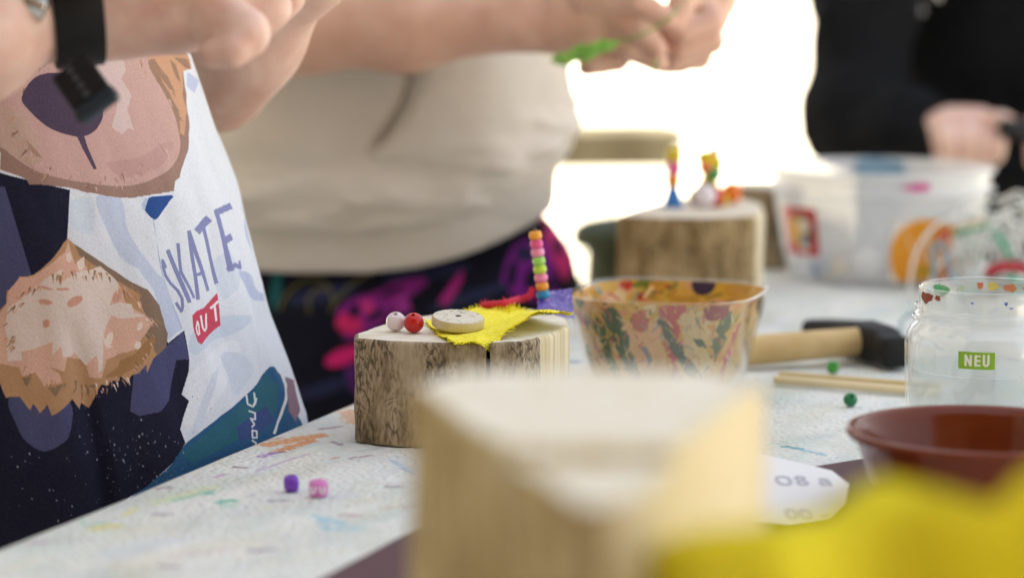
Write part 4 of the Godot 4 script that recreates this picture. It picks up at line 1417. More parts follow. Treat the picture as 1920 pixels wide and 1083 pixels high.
func build_black_person() -> void:
	var who := thing("person", "person in a black pullover gripping a dark tool behind the plastic tub", "person")
	var b := Acc.new()
	var bones := []
	chain(bones, [Vector3(0.64, 0.85, -2.95), Vector3(0.64, 1.32, -2.97), Vector3(0.64, 1.44, -2.96), Vector3(0.64, 1.50, -2.95), Vector3(0.64, 1.60, -2.94)], [0.12, 0.10, 0.05, 0.055, 0.095], 0.05)
	bones.append([Vector3(0.64, 1.55, -2.84), Vector3(0.64, 1.56, -2.835), 0.013, 0.011, 0.02])
	for s in [-1.0, 1.0]:
		chain(bones, [Vector3(0.64 + 0.08 * s, 0.85, -2.96), Vector3(0.64 + 0.09 * s, 0.46, -2.95), Vector3(0.64 + 0.09 * s, 0.07, -2.97), Vector3(0.64 + 0.1 * s, 0.04, -2.86)], [0.085, 0.06, 0.04, 0.035], 0.03)
	body_mesh(b, bones, 0.013)
	var h := []
	var el := P(1606, 226, 2.74)
	var wr := P(1770, 268, 2.62)
	chain(h, [el, wr, P(1808, 264, 2.60)], [0.036, 0.028, 0.030], 0.015)
	chain(h, [P(1786, 244, 2.605), P(1836, 240, 2.60)], [0.026, 0.023], 0.012)
	chain(h, [P(1790, 282, 2.612), P(1832, 284, 2.612)], [0.024, 0.022], 0.012)
	for k in 4:
		var x := 1774.0 + k * 30.0
		chain(h, [P(x, 224 + absf(k - 1.5) * 5, 2.580), P(x + 8, 262 + absf(k - 1.5) * 4, 2.552), P(x + 6, 296 - absf(k - 1.5) * 4, 2.566), P(x, 306 - absf(k - 1.5) * 5, 2.585)], [0.0098, 0.0092, 0.0082, 0.0076], 0.0015)
	chain(h, [P(1836, 232, 2.580), P(1878, 226, 2.560), P(1908, 240, 2.562)], [0.0125, 0.0105, 0.0088], 0.003)
	body_mesh(b, h, 0.005, null, 0.014)
	var g := []
	var el2 := P(2200, 240, 2.76)
	chain(g, [el2, P(2010, 262, 2.64), P(1985, 258, 2.62)], [0.036, 0.028, 0.030], 0.015)
	for k in 4:
		var y := 228.0 + k * 20.0
		chain(g, [P(1980, y, 2.60), P(1945, y + 10, 2.58), P(1955, y + 18, 2.595)], [0.013, 0.0115, 0.0095], 0.004)
	chain(g, [P(1990, 225, 2.60), P(1950, 215, 2.575)], [0.014, 0.010], 0.006)
	body_mesh(b, g, 0.006, null, 0.014)
	part("body", b.mesh(), M.skin, who)
	var hair := Acc.new()
	body_mesh(hair, [[Vector3(0.64, 1.65, -2.96), Vector3(0.64, 1.66, -2.93), 0.09, 0.08, 0.03], [Vector3(0.64, 1.60, -3.0), Vector3(0.64, 1.50, -3.0), 0.07, 0.06, 0.03]], 0.014)
	part("hair", hair.mesh(), M.hair, who)
	var sw := Acc.new()
	var sb := []
	chain(sb, [Vector3(0.575, 0.80, -2.94), Vector3(0.58, 1.10, -2.95), Vector3(0.58, 1.34, -2.96)], [0.125, 0.125, 0.09], 0.06)
	chain(sb, [Vector3(0.72, 0.80, -2.94), Vector3(0.71, 1.10, -2.95), Vector3(0.70, 1.34, -2.96)], [0.125, 0.125, 0.09], 0.06)
	chain(sb, [P(1668, -420, 2.92), P(1630, -60, 2.84), el, el.lerp(wr, 0.5), wr.lerp(el, 0.06)], [0.075, 0.064, 0.050, 0.046, 0.036], 0.03)
	sb.append([P(1545, 206, 2.77), P(1600, 262, 2.72), 0.020, 0.034, 0.03])
	chain(sb, [P(2260, -420, 2.92), P(2250, -60, 2.84), el2, P(2040, 256, 2.68)], [0.075, 0.064, 0.05, 0.04], 0.03)
	body_mesh(sw, sb, 0.009, black_shape, 0.025)
	part("pullover", sw.mesh(), M.black_cloth, who)
	var cords := mat(srgb("8f9094"), 0.8)
	part("drawstring", tube_mesh(smooth_line([P(1700, -120, 2.80), P(1708, -40, 2.80), P(1720, 8, 2.79), P(1730, 26, 2.79)], 5), 0.0052, 8), cords, who)
	part("drawstring", tube_mesh(smooth_line([P(1790, -120, 2.80), P(1765, -40, 2.80), P(1757, -2, 2.795)], 5), 0.0052, 8), mat(srgb("d6d6d2"), 0.8), who)
	var tr := Acc.new()
	var tb := []
	for s in [-1.0, 1.0]:
		chain(tb, [Vector3(0.64 + 0.05 * s, 0.88, -2.95), Vector3(0.64 + 0.09 * s, 0.46, -2.95), Vector3(0.64 + 0.09 * s, 0.09, -2.97)], [0.115, 0.078, 0.065], 0.03)
	body_mesh(tr, tb, 0.014)
	part("trousers", tr.mesh(), mat(srgb("1d1f24"), 0.9, 0.2), who)
	for s in [-1.0, 1.0]:
		var sh := Acc.new()
		body_mesh(sh, [[Vector3(0.64 + 0.09 * s, 0.05, -2.98), Vector3(0.64 + 0.1 * s, 0.04, -2.84), 0.048, 0.04, 0.02]], 0.012)
		part("shoe", sh.mesh(), M.shoe, who)
	var tool := thing("hand_tool", "dark slim tool held in the fist of the person in black", "tool")
	part("grip", tube_mesh([P(1874, 238, 2.545), P(1880, 239, 2.545), P(1944, 250, 2.56), P(1950, 251, 2.56)], [0.006, 0.0105, 0.0115, 0.008], 14), M.rubber, tool)
	part("shaft", tube_mesh([P(1948, 251, 2.56), P(2010, 260, 2.575)], [0.003, 0.0028], 10), M.steel_dark, tool)

# ---------------------------------------------------------------- things on the table
func barrel_bead(r: float, half: float, hole := 0.0016) -> ArrayMesh:
	return lathe_mesh(bead_profile(r, hole, half), 24)

func bead_mat(h: String, rough := 0.25) -> StandardMaterial3D:
	var m := mat(srgb(h), rough, 0.5)
	return m

func place(o: Node3D, p: Vector3, tilt := Vector3.ZERO) -> void:
	o.position = p
	o.rotation = tilt

func build_block_near() -> void:       # the plain block close to the lens
	var o := thing("wood_block", "bare split log block with a pale notched top and nothing on it", "wood block", "wooden craft blocks")
	var h := 0.145
	var back := HH([[776, 724], [850, 694], [1100, 688], [1340, 693]], h)
	var right := HH([[1434, 722], [1350, 778]], h)
	var step := HH([[1262, 838], [1100, 840]], h)
	var left := HH([[940, 838], [868, 796]], h)
	wood_block(o, [["bark_face", M.bark_pale, back], ["split_face", M.split_tan, right], ["step_face", M.split, step], ["bark_face", M.bark_pale, left]], TABLE_Y + 0.001, TABLE_Y + h, M.sawn, 0.0025, 0.004, 3)
	# the lower ledge in front of the notch
	var a: Vector2 = HH([[940, 838]], h)[0]
	var b: Vector2 = HH([[1262, 838]], h)[0]
	var f := HH([[1202, 934], [1140, 950], [1085, 948], [1005, 892]], h - 0.005)
	wood_block(o, [["split_face", M.split_tan, [b, f[0]]], ["bark_face", M.bark_pale, [f[1], f[2], f[3]]], ["joint", null, [a]]], TABLE_Y + 0.001, TABLE_Y + h - 0.005, M.sawn, 0.0009, 0.003, 4)

func build_block_decorated() -> void:  # the block in focus
	var o := thing("wood_block", "grey barked log block decorated with yellow mesh cloth and a bead candle", "wood block", "wooden craft blocks")
	var h := 0.064
	var front := HH([[666, 634], [730, 640], [830, 643], [912, 643]], h)
	var c0: Vector2 = front[3]
	var c1: Vector2 = HH([[918, 643]], h)[0]
	var crack := [c0, (c0 + c1) * 0.5 + Vector2(0.001, -0.03)]
	var front2 := HH([[918, 643], [980, 640], [1010, 633]], h)
	var right := HH([[1012, 632], [1040, 624], [1066, 611]], h)
	var back := HH([[1062, 594], [1000, 578], [860, 581], [760, 596], [700, 612]], h)
	var left := HH([[664, 625]], h)
	front.remove_at(3)
	wood_block(o, [["bark_face", M.bark, front], ["crack", mat(srgb("4a3a28"), 0.9), crack], ["bark_face", M.bark, front2], ["split_face", M.split, right], ["bark_face", M.bark, back + left]], TABLE_Y + 0.0006, TABLE_Y + h, M.sawn, 0.0022, 0.0, 5)
	var top := TABLE_Y + h

	# yellow mesh cloth: a square lying corner to the front
	var y := thing("mesh_cloth", "square of frayed yellow open weave cloth lying on the decorated block", "cloth")
	var hL := h + 0.0012
	var L := H(797, 602, hL)
	var F := H(921, 644, h - 0.001)
	var R := H(1071, 603, h + 0.004)
	var B := H(935, 570, h + 0.003)
	var n := noise(40.0, 33, 2)
	var surf := func(s: float, t: float) -> Vector3:
		var p: Vector3 = L.lerp(F, s).lerp(B.lerp(R, s), t)
		p += (H(836, 632, hL) - L.lerp(F, 0.4)) * 1.25 * sin(PI * s) * pow(1.0 - t, 2)
		var lift := 0.0070 * sin(PI * t) * smoothstep(0.35, 1.0, s) + 0.0016 * maxf(0.0, n.get_noise_2d(p.x, p.z) + 0.2)
		var edge_up := 0.004 * smoothstep(0.55, 0.85, s) * smoothstep(0.2, 0.6, t)
		p.y = maxf(p.y, top + 0.0012) + lift + edge_up
		if s > 0.8 and t < 0.2: p.y -= 0.006 * (s - 0.8) / 0.2 * (0.2 - t) / 0.2
		return p
	var rows := []
	var uvs := []
	for i in 41:
		var row := []
		var uvr := []
		for j in 41:
			row.append(surf.call(i / 40.0, j / 40.0))
			uvr.append(Vector2(i / 40.0, j / 40.0) * 1.0)
		rows.append(row)
		uvs.append(uvr)
	var acc := Acc.new()
	sheet(acc, rows, false, uvs, true)
	var under := []
	for row in rows:
		var r2 := []
		for p in row: r2.append(p - Vector3(0, 0.0009, 0))
		under.append(r2)
	sheet(acc, under, false, uvs)
	part("cloth", acc.mesh(), M.jute, y)
	var fr := Acc.new()
	var r := RandomNumberGenerator.new()
	r.seed = 44
	for e in 4:
		for k in 34:
			var s := (k + r.randf()) / 34.0
			var a: Vector3
			var out: Vector3
			match e:
				0:
					a = surf.call(s, 0.0); out = a - surf.call(s, 0.06)
				1:
					a = surf.call(s, 1.0); out = a - surf.call(s, 0.94)
				2:
					a = surf.call(0.0, s); out = a - surf.call(0.06, s)
				3:
					a = surf.call(1.0, s); out = a - surf.call(0.94, s)
			out = out.normalized() * r.randf_range(0.0015, 0.0045) + Vector3(r.randf_range(-0.001, 0.001), r.randf_range(-0.0006, 0.0014), r.randf_range(-0.001, 0.001))
			tube(fr, [a - out * 0.3, a + out * 0.5, a + out + Vector3(r.randf_range(-0.0008, 0.0008), 0.0004, 0)], [0.00035, 0.00032, 0.0002], 5)
	# loose loops standing up from the weave near its back corner
	for k in 60:
		var s := r.randf_range(0.0, 0.35)
		var t := r.randf_range(0.8, 1.0)
		var a: Vector3 = surf.call(s, t)
		tube(fr, [a, a + Vector3(r.randf_range(-0.002, 0.002), r.randf_range(0.001, 0.0035), r.randf_range(-0.001, 0.002))], [0.0004, 0.0002], 5)
	var fo := part("fringe", fr.mesh(), M.thread_yellow, y)
	fo.set_meta("kind", "stuff")

	# wooden disc resting on the cloth
	var d := thing("wood_disc", "small round wooden slice with a dark centre on the yellow cloth", "wood disc")
	var dm := lathe_mesh([[0.0001, 0.0], [0.0148, 0.0], [0.0160, 0.0008], [0.0162, 0.0052], [0.0152, 0.0062]], 40)
	var rim := part("rim", dm, M.split_tan, d)
	var face := part("face", lathe_mesh([[0.0152, 0.0062], [0.0001, 0.0063]], 40), disc_face(), d)
	var pit := part("centre_hole", lathe_mesh([[0.0014, 0.0064], [0.0011, 0.0068], [0.0004, 0.0067], [0.0001, 0.0066]], 12), mat(srgb("4a4436"), 0.8), d)
	pit.scale = Vector3(1.4, 1, 1)
	place(d, H(858, 611, h + 0.0045), Vector3(0.15, 0.3, -0.02))

	# round beads
	var bd := [[742, 603, 0.0060, "e9dcdf", "white round bead beside the red bead on the decorated block"], [776, 606, 0.0062, "c4201f", "glossy red round bead on the decorated block"]]
	for q in bd:
		var m := solo("round_bead", ball(q[2]), bead_mat(q[3], 0.18), q[4], "bead", "round beads on the decorated block")
		var p := H(q[0], q[1] + 18.5, h)
		place(m, p + Vector3(0, q[2] + 0.0003, 0), Vector3(0.5, 0.3, 0.2))
	var bl := solo("small_bead", barrel_bead(0.0036, 0.0028), bead_mat("5d9fc4", 0.2), "light blue bead hidden behind the white bead", "bead")
	place(bl, H(753, 612, h) + Vector3(0, 0.0032, 0.0), Vector3(0.3, 0, 0.4))

	# the bead candle
	var c := thing("bead_candle", "tall candle of stacked pastel beads standing on the decorated block", "bead candle", "", Vector3.ZERO)
	var base := H(1022, 576, h)
	var lean := (P(1003, 430, -base.z) - P(1022, 573, -base.z))
	var hgt := lean.length()
	var dir := lean.normalized()
	var cols := ["f49cc0", "2f98c6", "f5a338", "f48fb4", "c6e64a", "a4e06a", "f79ac4", "ec5f9e", "f7a83a"]
	var bh := hgt / 9.0
	var bm := barrel_bead(0.0043, bh * 0.5, 0.0014)
	for k in 9:
		var b := part("bead", bm, bead_mat(cols[k], 0.3), c)
		b.position = base + dir * bh * (k + 0.5)
		b.basis = Basis(Quaternion(Vector3.UP, dir)).scaled_local(Vector3(1.0 + 0.03 * sin(k * 2.3), 1, 1))
	part("stick", tube_mesh([base + Vector3(0, 0.0004, 0), base + dir * (hgt + 0.0018)], 0.0012, 8), mat(srgb("6a5848"), 0.6), c)

	# red fringed string and purple glitter sheet
	var rs := thing("fuzzy_string", "red fuzzy string curling up behind the yellow cloth", "string")
	var line := smooth_line([H(905, 572, h + 0.004), H(945, 568, h + 0.0075), P(970, 562, 1.590), P(990, 556, 1.592), P(1000, 543, 1.594)], 8)
	part("core", tube_mesh(line, 0.0022, 8), mat(srgb("cf2f4c"), 0.9), rs)
	var fz := Acc.new()
	for k in 260:
		var t := r.randf() * (line.size() - 1.01)
		var a: Vector3 = line[int(t)].lerp(line[int(t) + 1], t - int(t))
		var v := Vector3(r.randfn(), r.randfn(), r.randfn()).normalized() * r.randf_range(0.0028, 0.0048)
		tube(fz, [a, a + v], [0.00022, 0.0001], 4, false)
	part("fuzz", fz.mesh(), mat(srgb("d8405a"), 0.9), rs).set_meta("kind", "stuff")
	var gl := Acc.new()
	var gr := []
	for i in 13:
		var s := i / 12.0
		var row := []
		for j in 9:
			var t := j / 8.0
			var a := P(1012, 548, 1.600).lerp(P(1072, 540, 1.605), s)
			var b := H(1006, 585, h + 0.002).lerp(P(1078, 598, 1.560), s)
			var p := b.lerp(a, t)
			p += Vector3(0, -0.004, -0.006) * sin(PI * t) * (0.4 + 0.6 * s)
			row.append(p)
		gr.append(row)
	sheet(gl, gr)
	solo("glitter_sheet", gl.mesh(), M.glitter, "purple glitter foam piece propped behind the bead candle", "craft foam")

func disc_face() -> StandardMaterial3D:
	var s := 256
	var im := Image.create(s, s, false, Image.FORMAT_RGB8)
	var n := noise(0.03, 6, 3)
	for y in s:
		for x in s:
			var v := sin((y + n.get_noise_2d(x * 0.5, y) * 22.0) * 0.32)
			var k := smoothstep(0.35, 0.95, v) * (0.5 + 0.5 * smoothstep(150.0, 40.0, float(y)))
			im.set_pixel(x, y, srgb("e2dccb").lerp(srgb("8a8472"), k * 0.75))
	im.generate_mipmaps()
	var m := mat(Color.WHITE, 0.7, 0.3)
	m.albedo_texture = ImageTexture.create_from_image(im)
	m.uv1_triplanar = true
	m.uv1_scale = Vector3.ONE * 28.0
	m.uv1_offset = Vector3(0.45, 0.45, 0.45)
	return m

func build_block_far() -> void:
	var o := thing("wood_block", "log block with a bead figure and a small bead candle on its top", "wood block", "wooden craft blocks")
	var h := 0.080
	var front := HH([[1157, 404], [1230, 409], [1330, 410], [1412, 405]], h)
	var right := HH([[1418, 403], [1434, 396]], h)
	var back := HH([[1428, 380], [1370, 366], [1300, 366], [1245, 376], [1190, 392]], h)
	wood_block(o, [["bark_face", M.bark_warm, front], ["split_face", M.split, right], ["bark_face", M.bark_warm, back]], TABLE_Y + 0.0006, TABLE_Y + h, M.sawn, 0.003, 0.0, 8)
	var c := thing("bead_candle", "short candle of four coloured beads on a blue cone", "bead candle")
	var base := H(1262, 388, h)
	var z := -base.z
	part("cone", lathe_mesh([[0.0001, 0.0], [0.0088, 0.0], [0.0090, 0.001], [0.0066, 0.010], [0.0036, 0.019], [0.0001, 0.021]], 24), bead_mat("2f7fd0", 0.4), c).position = base
	for q in [[1262, 338, "f09a30", 0.0062], [1264, 314, "ee6fb0", 0.0066], [1264, 290, "ddc92a", 0.0072]]:
		part("bead", barrel_bead(q[3], q[3] * 0.95), bead_mat(q[2], 0.3), c).position = P(q[0], q[1], z)
	part("wire", tube_mesh([P(1262, 378, z), P(1263, 338, z), P(1264, 284, z)], 0.0016, 8), mat(srgb("e08aa0"), 0.5), c)

	var f := thing("bead_figure", "little figure of yellow pipe cleaner and beads on a log block", "figure")
	var b2 := H(1326, 386, h)
	var z2 := -b2.z
	var ym := mat(srgb("dbc81e"), 0.9)
	part("pipe_cleaner", tube_mesh(smooth_line([P(1300, 376, z2), P(1316, 356, z2), P(1329, 338, z2 + 0.004), P(1333, 320, z2), P(1325, 304, z2 - 0.004), P(1318, 290, z2)], 8), 0.0062, 10), ym, f)
	part("pipe_cleaner", tube_mesh(smooth_line([P(1358, 382, z2), P(1345, 362, z2), P(1334, 345, z2), P(1329, 326, z2)], 8), 0.0058, 10), ym, f)
	part("pipe_cleaner", tube_mesh(smooth_line([P(1322, 296, z2), P(1332, 295, z2), P(1343, 304, z2), P(1338, 320, z2)], 6), 0.0060, 10), ym, f)
	part("pink_tip", tube_mesh([P(1336, 292, z2), P(1345, 278, z2)], [0.0045, 0.0042], 10), bead_mat("ee86b4", 0.5), f)
	part("bead", ball(0.0066), bead_mat("e0803a"), f).position = P(1324, 314, z2 - 0.008)
	part("bead", ball(0.0068), bead_mat("2f9a5a"), f).position = P(1339, 326, z2 - 0.008)
	part("bead", ball(0.0074), bead_mat("c8303a"), f).position = P(1306, 368, z2 + 0.004)
	part("bead", ball(0.0074), bead_mat("d0365a"), f).position = P(1326, 364, z2 + 0.004)
	part("bead", ball(0.0105), bead_mat("e8e4ee"), f).position = H(1321, 389, h) + Vector3(0, 0.0105, 0)
	part("bead", ball(0.0092), bead_mat("c8281f"), f).position = H(1339, 388, h) + Vector3(0, 0.0092, 0)
	var ob := solo("round_bead", ball(0.0095), bead_mat("e87a26"), "orange bead beside the bead figure on the log block", "bead")
	ob.position = H(1372, 381, h) + Vector3(0, 0.0096, 0)

	# one more log, dark, behind
	var o2 := thing("wood_block", "round log block squeezed between the far block and the tub", "wood block", "wooden craft blocks")
	var pts := []
	for i in 16:
		var a := TAU * i / 16
		pts.append(Vector2(0.243 + cos(a) * 0.038, -2.36 + sin(a) * 0.042))
	wood_block(o2, [["bark_face", M.bark, pts]], TABLE_Y + 0.0006, TABLE_Y + 0.078, M.sawn, 0.006, 0.0, 9)

func build_glass_bowl() -> void:
	var ctr := H(1254, 545, 0.069)
	var o := thing("glass_bowl", "square glass bowl smeared inside with yellow, red and green paint", "bowl", "", Vector3(ctr.x, TABLE_Y + 0.0006, ctr.z))
	var outline := func(a: float, size: float, p: float) -> Vector2:
		var q := a + 0.30
		var k := pow(pow(absf(cos(q)), p) + pow(absf(sin(q)), p), -1.0 / p)
		return Vector2(cos(a), sin(a)) * size * k
	var shell := func(prof: Array) -> Acc:
		var rows := []
		var uvs := []
		for i in prof.size():
			var row := []
			var uvr := []
			for j in 97:
				var a := TAU * j / 96.0
				var e: Vector2 = outline.call(a, prof[i][0], 3.6)
				var y: float = prof[i][1]
				row.append(Vector3(e.x, y, -e.y))
				uvr.append(Vector2(j / 96.0, 1.0 - y / 0.07))
			rows.append(row)
			uvs.append(uvr)
		var acc := Acc.new()
		sheet(acc, rows, false, uvs)
		return acc
	var g: Acc = shell.call([[0.0001, 0.0], [0.042, 0.0], [0.047, 0.002], [0.0505, 0.012], [0.0570, 0.04], [0.0638, 0.067], [0.0645, 0.069], [0.0634, 0.0695], [0.0618, 0.067], [0.0548, 0.04], [0.0483, 0.012], [0.044, 0.006], [0.0001, 0.0055]])
	part("glass", g.mesh(), M.glass, o)
	var film: Acc = shell.call([[0.0423, 0.0066], [0.0477, 0.0126], [0.0510, 0.0264], [0.0541, 0.04], [0.0576, 0.0535], [0.0612, 0.0672]])
	var bot: Acc = shell.call([[0.0420, 0.0066], [0.0001, 0.0062]])
	var fm := mat(Color.WHITE, 0.16, 0.5)
	fm.albedo_texture = film_print()
	fm.transparency = BaseMaterial3D.TRANSPARENCY_ALPHA
	part("paint_film", film.mesh(), fm, o)
	part("paint_floor", bot.mesh(), mat(srgb("d9b27c"), 0.5), o)

func film_print() -> ImageTexture:
	var W := 1024
	var Hh := 256
	var n := noise(0.01, 15, 4)
	var p := Print.new(W, Hh, Color(0.84, 0.66, 0.16, 0.92), func(q: Vector2) -> Vector2: return q)
	var r := RandomNumberGenerator.new()
	r.seed = 77
	var cols := ["d8ac4c", "dca878", "e6c88c", "c8962a", "cdb04c", "c03a34", "b83a3e", "3f6a34", "2f5230", "d88a4a", "c8962a", "8a9a8a", "e9d4a2", "c89a2a", "6f8030", "b5493a", "d8b060", "33502a"]
	for i in 230:
		var c := Vector2(r.randf_range(-20, W + 20), r.randf_range(0, Hh))
		var col := srgb(cols[r.randi() % (5 if i < 70 else cols.size())])
		col.a = r.randf_range(0.82, 0.98)
		var big := 1.0 if i < 70 else 0.55
		var rx := r.randf_range(10, 34) * big
		var ry := r.randf_range(14, 48) * big
		var pts := []
		var turn := r.randf() * PI
		for k in 14:
			var e := Vector2(cos(TAU * k / 14) * rx, sin(TAU * k / 14) * ry) * r.randf_range(0.6, 1.25)
			e = e.rotated(turn)
			pts.append([c.x + e.x, c.y + e.y])
		p.poly(pts, col)
	for i in 420:
		var c := Vector2(r.randf_range(0, W), r.randf_range(0, Hh))
		var col := srgb(cols[r.randi() % cols.size()])
		var a := r.randfn(PI / 2, 0.9)
		var e := c + Vector2.from_angle(a) * r.randf_range(4, 34)
		p.stroke([[c.x, c.y], [e.x, e.y]], r.randf_range(2.0, 6.5), col)
	# the marks one can tell apart on the side towards the viewer (the front lies at 3/4 of the picture)
	for s in [[[[676, 60], [705, 40], [738, 56], [752, 110], [756, 180], [764, 256], [690, 256], [680, 190], [668, 120]], "e6b884", 7], [[[778, 30], [806, 24], [826, 50], [822, 110], [838, 150], [830, 200], [836, 256], [786, 256], [780, 150]], "dec58e", 7], [[[742, 14], [772, 10], [778, 90], [774, 150], [790, 210], [786, 256], [758, 256], [764, 170], [752, 90]], "bf3f3a", 6], [[[734, 46], [750, 50], [790, 130], [830, 196], [842, 222], [826, 226], [786, 168], [756, 110]], "2c4a2a", 4], [[[640, 30], [660, 20], [676, 90], [690, 160], [706, 250], [686, 256], [664, 180], [650, 110]], "33562a", 6], [[[618, 60], [630, 50], [648, 150], [664, 256], [640, 256], [628, 160]], "41602c", 6], [[[842, 20], [862, 30], [858, 110], [846, 160], [838, 110]], "5c6a34", 6], [[[880, 60], [892, 70], [880, 150], [868, 240], [860, 220], [868, 130]], "b8464c", 5], [[[690, 34], [716, 24], [724, 60], [704, 86], [694, 70]], "c05a40", 5], [[[812, 14], [850, 10], [856, 40], [826, 52]], "96322e", 5], [[[896, 40], [918, 50], [914, 180], [900, 200], [892, 120]], "cfa030", 6], [[[700, 120], [712, 116], [724, 150], [716, 160]], "7d8a98", 3], [[[800, 90], [818, 96], [824, 118], [806, 112]], "3f5a34", 4], [[[730, 200], [742, 206], [748, 222], [736, 218]], "8f97a8", 3]]:
		p.poly(s[0], srgb(s[1]), s[2], 3)
	var thin := ["c89a2a", "e2b45a", "d8a860", "b5493a", "3f5a2c", "e8cf9a", "cdb04c", "8a8f98", "c86a5a", "d9c06a"]
	for i in 420:
		var c := Vector2(r.randf_range(600, 930), r.randf_range(0, Hh))
		var e := c + Vector2.from_angle(r.randfn(PI / 2, 0.5)) * r.randf_range(4, 26)
		p.stroke([[c.x, c.y], [e.x, e.y]], r.randf_range(1.0, 3.5), srgb(thin[r.randi() % thin.size()]))
	p.ellipse(Vector2(180, 18), 22, 26, srgb("3a2f48"))
	return p.texture()

func build_jar() -> void:
	var cx := P(1852, 540, 1.478)
	var o := thing("glass_jar", "clear glass jar of cloudy paint water with a green NEU sticker", "jar", "", Vector3(cx.x, TABLE_Y + 0.0006, -1.478))
	var prof := [[0.0001, 0.001], [0.040, 0.0], [0.0445, 0.002], [0.0470, 0.008], [0.0485, 0.03], [0.0490, 0.05], [0.0492, 0.058], [0.0480, 0.064], [0.0450, 0.0685], [0.0422, 0.0710], [0.0414, 0.0730], [0.0432, 0.0748], [0.0436, 0.0762], [0.0420, 0.0778], [0.0412, 0.0795], [0.0412, 0.0900], [0.0414, 0.0920], [0.0405, 0.0930], [0.0394, 0.0922], [0.0392, 0.0800], [0.0395, 0.0740], [0.0405, 0.0700], [0.0440, 0.0660], [0.0464, 0.0610], [0.0470, 0.0550], [0.0466, 0.03], [0.0450, 0.009], [0.042, 0.005], [0.0001, 0.0045]]
	part("glass", lathe_mesh(prof, 72), M.glass, o)
	part("thread", tube_mesh(thread_line(0.0425, 0.0805, 0.0775), 0.0011, 8), M.glass, o)
	part("thread", tube_mesh(thread_line(0.0440, 0.0735, 0.0705), 0.0011, 8), M.glass, o)
	part("paint_water", lathe_mesh([[0.0001, 0.0052], [0.0415, 0.0056], [0.0446, 0.0095], [0.0460, 0.03], [0.0464, 0.0425], [0.0461, 0.0428], [0.0001, 0.0428]], 60), M.water, o)
	var hz := mat(Color(0.90, 0.92, 0.92, 0.34), 0.5, 0.4)
	hz.transparency = BaseMaterial3D.TRANSPARENCY_ALPHA
	part("dried_film", lathe_mesh([[0.0461, 0.0435], [0.0466, 0.055], [0.0460, 0.0605], [0.0436, 0.0655], [0.0401, 0.0700], [0.0391, 0.0740], [0.0388, 0.0800], [0.0388, 0.0915]], 60), hz, o)
	# sticker
	var p := Print.new(256, 128, srgb("93c23a"), func(q: Vector2) -> Vector2: return q)
	var w := srgb("f4f8ea")
	p.stroke([[52, 104], [52, 24]], 17, w)
	p.stroke([[52, 24], [88, 104]], 15, w)
	p.stroke([[88, 104], [88, 24]], 17, w)
	p.stroke([[122, 24], [122, 104]], 17, w)
	for y in [30, 64, 98]: p.stroke([[118, y], [154, y]], 14, w)
	p.stroke([[180, 20], [180, 86], [188, 98], [202, 98], [210, 86], [210, 20]], 16, w)
	var lm := mat(Color.WHITE, 0.5, 0.4)
	lm.albedo_texture = p.texture()
	var lab := part("sticker", wrap_patch(0.0492, 0.0496, 0.0488, 0.0592, -0.52, -0.08), lm, o)
	lab.set_meta("label", "green sticker reading NEU")
	# dried paint round the mouth
	for q in [[-1.45, -1.05, 0.0830, 0.0918, "8a3a1e"], [-1.05, -0.9, 0.086, 0.0905, "9a4a2a"], [0.05, 0.11, 0.0855, 0.0885, "2a4fb0"], [0.12, 0.20, 0.0838, 0.0850, "2a4fb0"], [-0.42, -0.38, 0.0862, 0.088, "3a62c0"], [0.5, 0.62, 0.084, 0.0865, "c47a5a"]]:
		var po := spot(0.0415, q[0], q[1], q[2], q[3])
		part("paint_spot", po, mat(srgb(q[4]), 0.45), o)
	for q in [[2.45, 2.7, 0.083, 0.0905, "d98a5a"], [2.75, 2.95, 0.084, 0.091, "e0cf6a"], [3.0, 3.12, 0.085, 0.0912, "d87a4a"], [3.3, 3.45, 0.083, 0.0895, "b9c8b0"], [3.55, 3.85, 0.080, 0.0900, "4f8f5a"], [3.75, 3.95, 0.0825, 0.0915, "2f8f4a"], [2.2, 2.35, 0.084, 0.091, "b85a40"], [4.0, 4.2, 0.082, 0.089, "9ab8c0"]]:
		part("paint_spot", spot(0.0386, q[0], q[1], q[2], q[3]), mat(srgb(q[4]), 0.5), o)

func spot(r: float, a0: float, a1: float, y0: float, y1: float) -> ArrayMesh:      # a ragged dab on an upright cylinder
	var acc := Acc.new()
	var rows := []
	var n := noise(0.9, int(a0 * 1000 + y0 * 90000), 3)
	for i in 5:
		var row := []
		for j in 24:
			var e := TAU * j / 24.0
			var k := maxf(i / 4.0, 0.02) * (1.0 + 0.6 * n.get_noise_2d(cos(e) * 1.3, sin(e) * 1.3))
			var a := (a0 + a1) * 0.5 + cos(e) * (a1 - a0) * 0.42 * k
			row.append(Vector3(sin(a) * r, (y0 + y1) * 0.5 + sin(e) * (y1 - y0) * 0.36 * k, cos(a) * r))
		rows.append(row)
	sheet(acc, rows, true, [], true)
	return acc.mesh()

func thread_line(r: float, y0: float, y1: float) -> Array:
	var out := []
	for i in 50:
		var a := -1.9 + 3.8 * i / 49.0
		out.append(Vector3(sin(a) * r, lerpf(y0, y1, i / 49.0), cos(a) * r))
	return out

func build_brown_bowl() -> void:
	var c := H(1842, 806, 0.046)
	var o := thing("clay_bowl", "glazed red brown clay bowl in front of the glass jar", "bowl", "", Vector3(c.x, TABLE_Y + 0.0006, c.z))
	part("bowl", lathe_mesh([[0.0001, 0.001], [0.046, 0.0], [0.050, 0.0015], [0.0525, 0.005], [0.0580, 0.018], [0.0625, 0.032], [0.0650, 0.0395], [0.0690, 0.0415], [0.0705, 0.0438], [0.0700, 0.0460], [0.0680, 0.0468], [0.0652, 0.0455], [0.0625, 0.0410], [0.0595, 0.032], [0.0550, 0.018], [0.050, 0.0075], [0.044, 0.0045], [0.0001, 0.004]], 72), M.ceramic, o)

